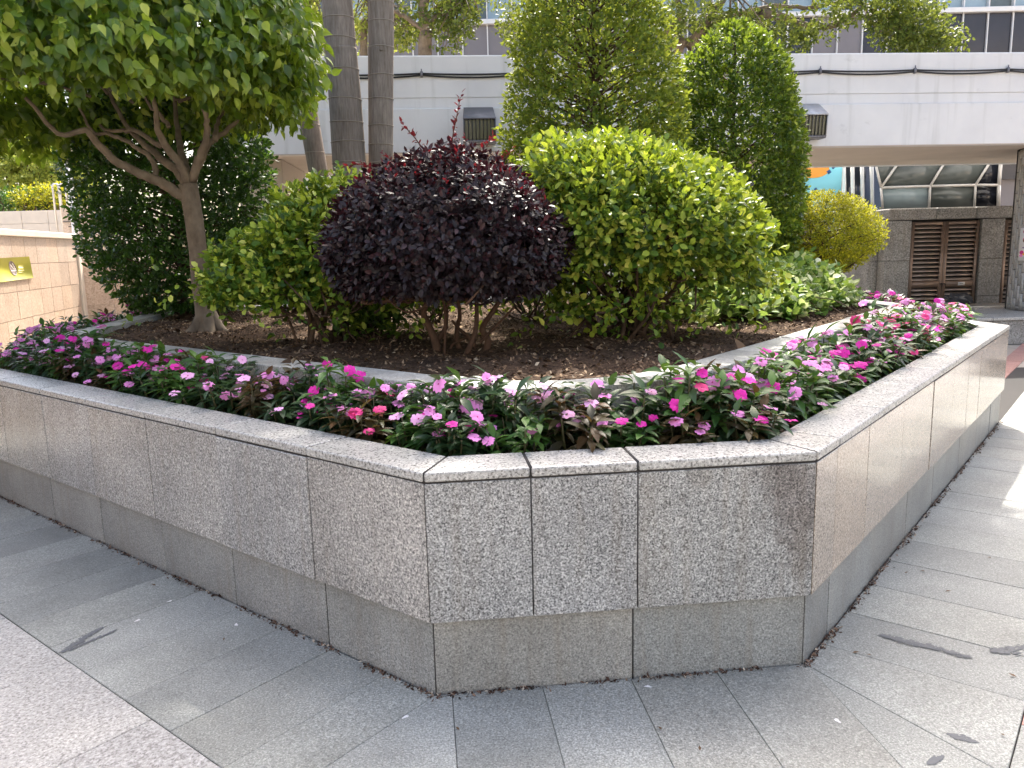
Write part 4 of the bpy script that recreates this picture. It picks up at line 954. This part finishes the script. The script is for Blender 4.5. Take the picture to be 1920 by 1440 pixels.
# paper notice on the column
ca = math.radians(207); pc = Vector((cx + math.cos(ca) * (R_ + .004), cy + math.sin(ca) * (R_ + .004), 1.36))
note = tag(empty('paper_notice', pc, ca + math.pi / 2), 'white paper notice with pink flowers and purple writing on the tiled column', 'notice')
def flat(parent, name, mat, x0, x1, z0, z1, y=-.002, th=.001):
    m = MB().box(((x0 + x1) / 2, y, (z0 + z1) / 2), x1 - x0, th, z1 - z0).mesh(name); return link(name, m, mat, parent, world=False)
def disc(parent, name, mat, cx_, cz_, rx, rz_, y=-.003, n=14, ang=0):
    th = np.arange(n) / n * 6.283; X = rx * np.cos(th); Z = rz_ * np.sin(th); V = [(cx_ + math.cos(ang) * a - math.sin(ang) * b, y, cz_ + math.sin(ang) * a + math.cos(ang) * b) for a, b in zip(X, Z)] + [(cx_, y, cz_)]
    return link(name, MB().add(V, [(k_, (k_ + 1) % n, n) for k_ in range(n)]).mesh(name), mat, parent, world=False)
flat(note, 'sheet', M['paper'], -.19, .23, -.24, .24)
disc(note, 'flower_print', M['magenta_ink'], -.115, .185, .03, .032); flat(note, 'writing', M['purple_ink'], -.08, -.03, .15, .178, -.0035); flat(note, 'writing', M['purple_ink'], -.02, .04, .15, .178, -.0035); flat(note, 'writing', M['purple_ink'], .05, .11, .15, .178, -.0035)
disc(note, 'picture', M['brown_ink'], -.115, .06, .028, .035); disc(note, 'picture', M['pink_ink'], -.115, .082, .026, .014, -.004); flat(note, 'picture', M['grey_ink'], -.03, .03, .02, .09, -.0035)
for i in range(7): flat(note, 'writing', M['purple_ink'], -.14 + i * .045, -.105 + i * .045, -.055, -.043, -.0035)
disc(note, 'flower_print', M['magenta_ink'], -.145, -.12, .03, .03); disc(note, 'flower_print', M['yellow_ink'], -.09, -.145, .045, .022); disc(note, 'flower_print', M['pink_ink'], -.15, -.165, .026, .02)

room = tag(empty('plant_room', (7.6, 14.2, 0)), 'rough granite plant room with bronze louvred doors under the bridge', 'building')
def rb(name, x0, x1, y0, y1, z0, z1, mat, par=None, bev=.006): return stone(name, [v2(x0, y0), v2(x1, y0), v2(x1, y1), v2(x0, y1)], z0, z1, mat, par or room, bev)
rb('wall', 6.60, 10.5, 14.14, 16.4, -.01, 1.80, M['core'])
for z0, z1 in ((0, .45), (.455, 1.1), (1.105, 1.79)):
    rb('wall_block', 6.58, 7.03, 14.0, 14.5, z0, z1, M['wallstone']); rb('wall_block', 8.26, 8.66, 14.0, 14.5, z0, z1, M['wallstone'])
    rb('wall_block', 6.40, 6.575, 14.25, 16.4, z0, z1, M['wallstone'])
for x0, x1 in ((6.60, 7.42), (7.43, 8.10), (8.11, 8.78), (8.79, 9.6)): rb('coping_block', x0, x1, 13.93, 14.5, 1.80, 2.0, M['wallstone'], None, .02)
def door(x0, x1, lab=None):
    dr = empty('louvre_door', (x0, 14.06, 0), 0, room); dr.location = Vector((x0, 14.06, .02)) - Vector(room.location)
    def b(name, xa, xb, za, zb, y0, th, mat): return link(name, MB().box(((xa + xb) / 2, y0, (za + zb) / 2), xb - xa, th, zb - za).mesh(name), mat, dr, world=False)
    w_ = x1 - x0; H = 1.74; f = .055
    b('stile', .003, f, 0, H, 0, .05, M['bronze']); b('stile', w_ - f, w_ - .003, 0, H, 0, .05, M['bronze']); b('rail', f, w_ - f, H - f, H, 0, .05, M['bronze']); b('rail', f, w_ - f, .60, .71, 0, .05, M['bronze']); b('rail', f, w_ - f, 0, .07, 0, .05, M['bronze'])
    for za, zb, n in ((.07, .60, 7), (.71, H - f, 13)):
        for i in range(n):
            zc = za + (zb - za) * (i + .5) / n; th = .75; ax = [(1, 0, 0), (0, math.cos(th), math.sin(th)), (0, -math.sin(th), math.cos(th))]
            link('slat', MB().box((w_ / 2, .0, zc), w_ - 2 * f, .068, .008, ax).mesh('slat'), M['bronze_slat'], dr, world=False)
    return dr
d1 = door(7.05, 7.64); d2 = door(7.645, 8.24); d3 = door(8.68, 9.27)
link('handle', MB().tube([(.57, -.03, .66), (.57, -.075, .66), (.57, -.075, .56)], .011, 6).mesh('handle'), M['black'], d1, world=False)
link('handle', MB().tube([(.03, -.03, .66), (.03, -.075, .66), (.03, -.075, .56)], .011, 6).mesh('handle'), M['black'], d2, world=False)
flat(d2, 'door_plate', M['paper'], .28, .40, .625, .685, -.03, .004); flat(d2, 'door_writing', M['grey_ink'], .31, .37, .648, .660, -.0335)
# glazed canopy above the plant room
gl = tag(empty('glazed_canopy', (7.6, 15.2, 2.0)), 'white framed angled glass canopy above the louvred plant room', 'canopy')
g = lambda x, y: np.array(at(x, y, 15.2))
def bar3(a, b, w_=.05, name='frame_bar'): return MB().tube([a, b], w_ * .5, 4).build(name, M['white'], gl)
def pane(ps, mat, off=.03):
    V = [np.array(p) + (0, off, 0) for p in ps]; n = len(V); V2 = [v + (0, .012, 0) for v in V]
    Q = [(i, (i + 1) % n, n + (i + 1) % n, n + i) for i in range(n)]; tr = [(0, i + 1, i) for i in range(1, n - 1)] + [(n, n + i, n + i + 1) for i in range(1, n - 1)]
    MB().add(V + V2, tr, Q).build('pane', mat, gl)
K = {'a': g(1652, 352), 'b': g(1744, 349), 'c': g(1829, 347), 'd': g(1873, 347), 'a0': g(1655, 392), 'b0': g(1742, 390), 'c0': g(1827, 388), 'd0': g(1872, 387), 'ta': g(1640, 300), 'tb': g(1688, 300), 'tc': g(1776, 297), 'td': g(1863, 294), 'te': g(1877, 294)}
for u_, v_ in (('a', 'b'), ('b', 'c'), ('c', 'd'), ('a', 'a0'), ('b', 'b0'), ('c', 'c0'), ('d', 'd0'), ('a', 'ta'), ('a', 'tb'), ('b', 'tc'), ('c', 'td'), ('d', 'te'), ('ta', 'te')): bar3(K[u_], K[v_], .075 if v_ in ('d0', 'te') else .05)
pane([K['a'], K['b'], K['b0'], K['a0']], M['glassblue']); pane([K['b'], K['c'], K['c0'], K['b0']], M['glassgrey']); pane([K['c'], K['d'], K['d0'], K['c0']], M['glassdark'])
pane([K['a'], K['tb'], K['ta']], M['glassgrey']); pane([K['a'], K['b'], K['tc'], K['tb']], M['glassgrey']); pane([K['b'], K['c'], K['td'], K['tc']], M['glassgrey']); pane([K['c'], K['d'], K['te'], K['td']], M['glassdark'])
scr = tag(empty('dark_screen', (6.2, 15.6, 0)), 'dark glazed screen with thin pale posts beside the blue poster board', 'screen')
for i, x in enumerate((1582, 1598, 1616, 1634)):
    MB().tube([np.array(at(x, 300, 15.5)), np.array(at(x + 3, 470, 15.5))], .035, 6).build('post', M['white'], scr)
a_, b_ = at(1580, 298, 15.7), at(1652, 460, 15.7)
MB().box(((a_.x + b_.x) / 2, 15.72, 1.5), b_.x - a_.x, .03, 3.0).build('pane', M['glassdark'], scr)
bd = tag(empty('poster_board', (5.4, 15.0, 0)), 'light blue poster board with an orange shape behind the bullet shaped tree', 'poster')
a_, b_ = at(1480, 306, 15.0), at(1573, 420, 15.0); MB().box(((a_.x + b_.x) / 2, 15.0, (a_.z + b_.z) / 2), b_.x - a_.x, .06, a_.z - b_.z).build('panel', M['board_blue'], bd)
e_ = at(1579, 306, 15.0); MB().box(((b_.x + e_.x) / 2 + .01, 15.0, (a_.z + b_.z) / 2 - .4), e_.x - b_.x, .08, a_.z - b_.z + .8).build('frame', M['white'], bd)
c_ = at(1525, 318, 14.96); th = np.arange(20) / 20 * 6.283
V = [(c_.x + .30 * math.cos(a), 14.965, min(a_.z - .01, c_.z + .15 * math.sin(a))) for a in th] + [(c_.x, 14.965, c_.z)]; MB().add(V, [((k_ + 1) % 20, k_, 20) for k_ in range(20)]).build('orange_shape', M['board_orange'], bd)
for px, py, s_ in ((1555, 322, .05), (1563, 314, .035), (1530, 355, .04)):
    q = at(px, py, 14.95); MB().box((q.x, 14.962, q.z), s_ * 1.3, .006, s_ * 1.3, [(math.cos(.6), 0, math.sin(.6)), (0, 1, 0), (-math.sin(.6), 0, math.cos(.6))]).build('navy_mark', M['board_navy'], bd)
bag = MB()
for i in range(9):
    q = at(1815 + i * 5, 577 + (i % 3) * 3, 13.4); v = sph(30, rng); V = np.array(q) + np.array([0, 0, -.03]) + v * np.array([.09, .08, .05]) * rng.uniform(.7, 1.2)
bm = bmesh.new(); bmesh.ops.create_icosphere(bm, subdivisions=3, radius=1.0)
for v in bm.verts:
    k = 1 + .22 * math.sin(v.co.x * 7 + v.co.z * 5) * math.cos(v.co.y * 6); v.co = Vector((v.co.x * .22 * k, v.co.y * .18 * k, max(-.08, v.co.z * .12 * k)))
m = bpy.data.meshes.new('bag'); bm.to_mesh(m); bm.free(); q = at(1825, 578, 13.0)
tag(link('rubbish_bag', m, M['plastic_bag'], None, (7.35, 13.0, .46)), 'crumpled black bag lying by the louvred doors', 'bag')

# ------------------------------------------------------------------ left side: tiled wall, terrace, lamp
wd = unit(v2(-.22, .975)); wn = v2(wd[1], -wd[0]); w0 = v2(-6.40, 10.0)
lw = tag(empty('tiled_wall', (-6.4, 10.0, 0)), 'sunlit beige stone tiled wall at the left edge behind the flowers', 'wall')
WT = 1.83
stone('wall_core', [w0 - wd * 16, w0 + wd * 3.2, w0 + wd * 3.2 - wn * .3, w0 - wd * 16 - wn * .3], -.01, WT - .01, M['core'], lw, 0)
for j in range(5):
    z0 = .0 + j * .36
    for i in range(-34, 7):
        a = w0 + wd * (i * .45 + .05 + .003 * j); o0 = .02 + random.uniform(0, .003)
        stone('tile', [a + wn * o0, a + wd * .444 + wn * o0, a + wd * .444 - wn * .005, a - wn * .005], z0 + .003, min(z0 + .357, WT - .03), M['tile_beige'], lw, 0)
a = w0 - wd * 16; b = w0 + wd * 3.25
stone('coping', [a + wn * .06, b + wn * .06, b - wn * .36, a - wn * .36], WT - .028, WT + .06, M['cream'], lw, .01)
stone('end_post', [b + wn * .05, b + wd * .16 + wn * .05, b + wd * .16 - wn * .3, b - wn * .3], -.01, WT + .02, M['cream'], lw, .01)
# lower wall continuing to the right of the post
lw2 = tag(empty('low_wall', (-6.9, 13.6, 0)), 'low beige tiled wall right of the cream end post', 'wall')
a = w0 + wd * 3.45; bdir = unit(v2(.9, .42))
for i in range(11):
    for j in range(4):
        q = a + bdir * (i * .45); stone('tile', [q, q + bdir * .444, q + bdir * .444 + v2(-bdir[1], bdir[0]) * .2, q + v2(-bdir[1], bdir[0]) * .2], j * .36 - .005, j * .36 + .353, M['tile_beige'], lw2, 0)
# banner
bq = [at(-14, 484, 9.9), at(54, 481, 9.9)]
def on_wall(px, py):
    dd = ray(px, py); o = Vector((0, 0, EYE)); n3 = Vector((wn[0], wn[1], 0)); p0 = Vector((w0[0], w0[1], 0)) + n3 * .03; return o + dd * ((p0 - o).dot(n3) / dd.dot(n3))
p = [on_wall(-40, 486), on_wall(53, 481), on_wall(61, 521), on_wall(-40, 534)]
ban = tag(empty('banner', p[3]), 'small olive green banner with a dark oval emblem on the beige wall', 'banner')
def wallquad(name, pts, mat, lift):
    n3 = Vector((wn[0], wn[1], 0)); V = [np.array(q + n3 * lift) for q in pts]; n = len(V)
    V2 = [v - np.array(n3) * .004 for v in V]; Q = [(i, (i + 1) % n, n + (i + 1) % n, n + i) for i in range(n)]
    MB().add(V + V2, [(0, i, i + 1) for i in range(1, n - 1)] + [(n, n + i + 1, n + i) for i in range(1, n - 1)], Q).build(name, mat, ban)
wallquad('cloth', p, M['banner'], .012)
th = np.arange(16) / 16 * 6.283
wallquad('emblem', [on_wall(22 + 6.5 * math.cos(a) * 1.0 + 4.5 * math.sin(a) * .9, 503 + 13.5 * math.sin(a)) for a in th], M['banner_dark'], .016)
for x0, y0, x1, y1, wv in ((16, 496, 25, 507, 1.2), (20, 494, 27, 506, 1.0), (18, 508, 28, 507, 1.6), (24, 500, 28, 513, 1.2)):
    wallquad('emblem_stroke', [on_wall(x0, y0 - wv / 2), on_wall(x1, y1 - wv / 2), on_wall(x1, y1 + wv / 2), on_wall(x0, y0 + wv / 2)], M['banner_white'], .020)
for y0, y1, x1 in ((497.5, 503, 41), (505.5, 507.5, 43), (509.5, 511, 41)): wallquad('writing', [on_wall(32, y0), on_wall(x1, y0), on_wall(x1 + .5, y1), on_wall(32.5, y1)], M['banner_light'], .016)
# terrace wall behind, sign block, hoops, lamp
ter = tag(empty('terrace_wall', (-12, 19, 0)), 'grey beige panelled terrace wall above the tiled wall', 'wall')
for i in range(14):
    xa = -17.0 + i * .62
    for z0, z1 in ((.0, 2.32), (2.325, 2.62)): stone('panel', [v2(xa, 19), v2(xa + .613, 19), v2(xa + .613, 19.3), v2(xa, 19.3)], z0, z1, M['cream'], ter, .004)
sgn = tag(empty('sign_block', (-9.6, 17, 0)), 'beige stone sign block with thin lines of lettering by the lamp post', 'sign')
a_ = at(113, 388, 17.0); b_ = at(150, 388, 17.0)
stone('block', [v2(a_.x, 17), v2(b_.x + .2, 17), v2(b_.x + .2, 17.5), v2(a_.x, 17.5)], -.01, a_.z, M['tile_beige'], sgn, .01)
for x0, x1, y in ((118, 134, 416), (130, 136, 399), (131, 137, 420), (128, 137, 425)):
    q0, q1 = at(x0, y, 16.98), at(x1, y, 16.98); MB().box(((q0.x + q1.x) / 2, 16.99, q0.z), q1.x - q0.x, .012, .018).build('writing', M['dark_strip'], sgn)
for px0, px1, lab in ((103, 114, 'left of two bright steel hoops above the terrace wall'), (116, 127, 'right of two bright steel hoops above the terrace wall')):
    a_, b_ = at(px0, 390, 17.6), at(px1, 390, 17.6); zt = at(px0, 350, 17.6).z; r_ = (b_.x - a_.x) / 2; cxh = (a_.x + b_.x) / 2
    pts = [(a_.x, 17.6, 1.6)] + [(cxh - r_ * math.cos(k), 17.6, zt + r_ * math.sin(k)) for k in np.linspace(0, math.pi, 9)] + [(b_.x, 17.6, 1.6)]
    tag(MB().tube(pts, .022, 8).build('steel_hoop', M['steel'], None, True), lab, 'hoop', 'steel hoops on the terrace')
a_ = at(131, 300, 16.2); lp = tag(empty('lamp_post', (a_.x, 16.2, 0)), 'pale square lamp post with globe shade among the leaves at left', 'lamp')
lx = at(134, 400, 16.2).x; lt = at(127, 305, 16.2)
MB().tube([(lx + .02, 16.2, 0), (lt.x, 16.2, lt.z)], .065, 4).build('post', M['white'], lp); z2 = at(125, 285, 16.2)
MB().tube([(lt.x, 16.2, lt.z), (z2.x, 16.2, z2.z)], .07, 12).build('collar', M['bronze'], lp, True)
gz = z2.z; MB().tube([(z2.x, 16.2, gz), (z2.x, 16.2, gz + .10), (z2.x, 16.2, gz + .26), (z2.x, 16.2, gz + .42), (z2.x, 16.2, gz + .48)], [.10, .20, .245, .16, .04], 20).build('shade', M['white'], lp, True)

# ------------------------------------------------------------------ building behind and pale wall under the bridge
pw = tag(empty('pale_building', (-6, 19, 0)), 'pale wall under the bridge at left with sunlight put into its colour', 'building')
stone('wall', [v2(-6.4, 19.6), v2(4.4, 20.2), v2(4.4, 21), v2(-6.4, 20.6)], -.01, 3.4, M['palewall'], pw, 0)
for x in (-5.6, -2.0, 1.6): stone('pier', [v2(x, 18.9), v2(x + .45, 18.9), v2(x + .45, 19.5), v2(x, 19.5)], -.01, 3.3, M['cream'], pw, .01)
off = tag(empty('office_building', (0, 22, 0)), 'office building with dark spandrel panels, pale mullions and windows behind the bridge', 'building')
stone('wall', [v2(-5.8, 22.3), v2(26, 22.3), v2(26, 30), v2(-5.8, 30)], 0, 8.3, M['panelmauve'], off, 0)
zs1 = at(1400, 33, 22).z
for i in range(46):
    x0 = -5.7 + i * .66; m_ = M['paneldark'] if x0 > 4.2 and i % 9 not in (3, 4) else M['panelmauve']
    rb('spandrel', x0 + .012, x0 + .648, 22.14, 22.29, 3.0, zs1, m_, off, 0); rb('mullion', x0 - .014, x0 + .014, 22.08, 22.29, 3.0, zs1 + 2.6, M['white'], off, 0)
    rb('window', x0 + .02, x0 + .64, 22.2, 22.28, zs1 + .14, zs1 + 2.5, (M['glassblue'], M['glassgrey'], M['glassblue'])[i % 3], off, 0)
rb('sill_band', -5.8, 24, 22.0, 22.29, zs1 + .005, zs1 + .13, M['white'], off, .01)
rb('sill_band', -5.8, 24, 22.0, 22.29, zs1 + 2.6, zs1 + 3.2, M['white'], off, .01)

# ------------------------------------------------------------------ trees behind the bridge and at far left
def bg_tree(name, label, base, limbs, clumps, mat, seed, leaf=.085, k=7, wood=None, r0=.16):
    r = np.random.default_rng(seed); t = tag(empty(name, base), label, 'tree', 'trees behind the bridge')
    for i, (pts, ra, rb_) in enumerate(limbs):
        P = smoothpath([np.array(q) for q in pts], 6) ; P = P + r.normal(0, .012, P.shape)
        MB().tube(P, np.linspace(ra, rb_, len(P)), 9).build('trunk' if i == 0 else 'branch', wood or M['ficusbark'], t, True)
    Ps = []
    for c, rd, n in clumps:
        v = unit(r.normal(0, 1, (n, 3))) * (r.random((n, 1)) ** .5); Ps.append(np.array(c) + v * np.array(rd))
    P = np.vstack(Ps); T = r.normal(0, .6, P.shape) + (0, 0, .2)
    mb = MB()
    ends = np.vstack([np.array(l[0][-1]) for l in limbs])
    for i in r.integers(0, len(P), 140):
        e = ends[np.argmin(((ends - P[i]) ** 2).sum(1))]; mb.tube(smoothpath([e, (e + P[i]) / 2 + r.normal(0, .1, 3), P[i]], 3), np.linspace(.02, .005, 7), 5)
    mb.build('twigs', wood or M['ficusbark'], t, True)['kind'] = 'stuff'
    foliage(t, twig_leaves(P, T, k, .12, leaf, r, (.5, 1.2), .2, .4, .3), ['oval'], mat, r, 0, 'crown')
Yb = 15.2; G = lambda x, y, dy=0: at(x, y, Yb + dy)
bg_tree('bare_limbed_tree', 'tree behind the bridge with forked bare trunk right of the palms', (G(795, 100).x, Yb, 0), [([(G(792, 100).x, Yb, 0), G(797, 130), G(800, 60), G(795, 20), G(805, -60)], .15, .07), ([G(800, 60), G(770, 40), G(740, 20), G(700, 0)], .05, .03), ([G(800, 50), G(830, 20), G(860, -20)], .05, .02)],
        [(G(840, 45), (.6, .8, .5), 150), (G(770, 30, .5), (.7, .8, .5), 110), (G(870, 10), (.6, .8, .5), 120), (G(800, -110), (1.6, 1.4, .9), 350)], M['bgtree'], 91)
bg_tree('slim_tree', 'slim leafy tree behind the bridge between the palm trunks', (G(690, 100).x, Yb + .6, 0), [([(G(688, 100).x, Yb + .6, 0), G(682, 100, .6), G(690, 40, .6), G(700, -40, .6)], .09, .04), ([G(575, 100, .6), G(580, 40, .6), G(565, -30, .6)], .06, .03)],
        [(G(585, 40, .6), (.5, .7, .9), 230), (G(680, 40, .6), (.6, .7, .7), 130), (G(745, 70, .6), (.35, .5, .4), 60), (G(640, -80, .6), (1.8, 1.2, .8), 300)], M['bglight'], 92)
bg_tree('spreading_tree', 'spreading tree behind the bridge with long low branches reaching right and added shade canopy', (G(1250, 100, .4).x, Yb + .4, 0), [([(G(1235, 100).x, Yb + .4, 0), G(1245, 130, .4), G(1290, 85, .4), G(1345, 45, .4), G(1380, 28, .4), G(1450, 30, .4), G(1520, 52, .4), G(1570, 45, .4), G(1620, 10, .4)], .16, .04),
        ([G(1290, 85, .4), G(1320, 50, .2), G(1340, 20, .2), G(1370, -20, .2)], .09, .05), ([G(1380, 28, .4), G(1440, 12, .4), G(1520, 15, .4), G(1600, -5, .4)], .05, .025), ([G(1270, 90, .2), G(1250, 60), G(1275, 25), G(1265, -20)], .07, .04), ([G(985, 105, .3), G(1030, 60, .3), G(1070, 20, .3), G(1110, -20, .3)], .07, .03),
        ([G(1370, -20, .2), (4.2, 14.2, 7.2), (4.0, 12.4, 8.2), (3.7, 10.6, 8.5), (3.4, 9.4, 8.4)], .09, .03), ([(4.0, 12.4, 8.2), (3.0, 10.6, 8.4), (2.1, 8.8, 8.3)], .06, .025)],  # these two limbs are unseen additions carrying the overhead shade canopy
        [(G(1290, 35), (.9, .9, .4), 200), (G(1420, 55), (1.0, .8, .35), 190), (G(1500, 70), (.6, .6, .28), 80), (G(1560, 20), (.6, .7, .4), 80), (G(990, 50, .5), (.6, .8, .5), 210), (G(1080, 20, .5), (.9, .8, .5), 200), (G(1700, 45), (.75, .7, .5), 330), (G(1640, 10), (.8, .8, .4), 150), (G(1770, 75), (.45, .5, .25), 90), (G(1720, 80), (.5, .5, .2), 110), (G(1450, -120), (2.8, 1.6, .9), 700), ((3.75, 9.3, 8.2), (1.55, .95, .45), 1700), ((1.9, 8.25, 8.3), (1.3, .55, .4), 800), ((2.9, 8.4, 8.2), (1.5, .85, .4), 1200), ((3.9, 12, 8.6), (1.2, 1.6, .6), 300)], M['bgtree'], 93)  # last four clumps: added unseen canopy that shades the front and right paving
# terrace greenery far left
def mound(name, label, c, rd, n, mat, seed, leaf, k=6, droop=0.0):
    r = np.random.default_rng(seed); c = np.array(c); t = tag(empty(name, (c[0], c[1], 0)), label, 'tree' if rd[2] > 1 else 'shrub')
    P, N = shell(n, c, rd, r, seed, .12, 5, .4, -.7); mb = MB(); stems(mb, (c[0], c[1], 0), P[:30], r, .06, .01, .1, 6); mb.build('stems', M['bark'], t, True)['kind'] = 'stuff'
    foliage(t, twig_leaves(P, N + r.normal(0, .4, P.shape), k, .14, leaf, r, (.5, 1.1), droop), ['oval'], mat, r, 0)
mound('terrace_tree', 'broad yellow green tree behind the terrace wall', at(70, 340, 24), (1.7, 1.4, 1.15), 1500, M['bglight'], 95, .13)
mound('weeping_tree', 'pale weeping tree beside the lamp globe', at(100, 295, 25), (1.0, 1.2, 1.4), 700, M['bglight'], 96, .22, 6, 1.6)
mound('terrace_hedge', 'dark green hedge along the top of the terrace wall', at(20, 385, 20.3), (1.3, .7, .30), 700, M['dark'], 97, .08)
mound('yellow_hedge', 'bright yellow shrub along the terrace wall beside the hoops', at(85, 375, 19.9), (.75, .4, .28), 500, M['ball'], 98, .07)
# added unseen beige building right of the frame, for reflections and bounce light
bb = tag(empty('added_beige_building', (17, 8, 0)), 'added unseen beige building beyond the right edge, for reflections and bounce light', 'building')
stone('wall', [v2(17, 0), v2(25, 0), v2(25, 9), v2(17, 9)], -.01, 9, M['cream'], bb, 0)

# added unseen block behind the viewer; its sunlit face bounces fill onto the front
ob2 = tag(empty('bounce_block', (0, -13, 0)), 'added unseen block behind the viewer, bouncing sunlight onto the shaded front', 'building')
stone('wall', [v2(-30, -13), v2(30, -13), v2(30, -20), v2(-30, -20)], -.01, 13, M['bouncewall'], ob2, 0)
for i in range(18):
    for j in range(4): rb('window', -28.5 + i * 3.2, -26.9 + i * 3.2, -13.05, -12.97, 1.2 + j * 3.8, 2.9 + j * 3.8, M['glassgrey'], ob2, 0)
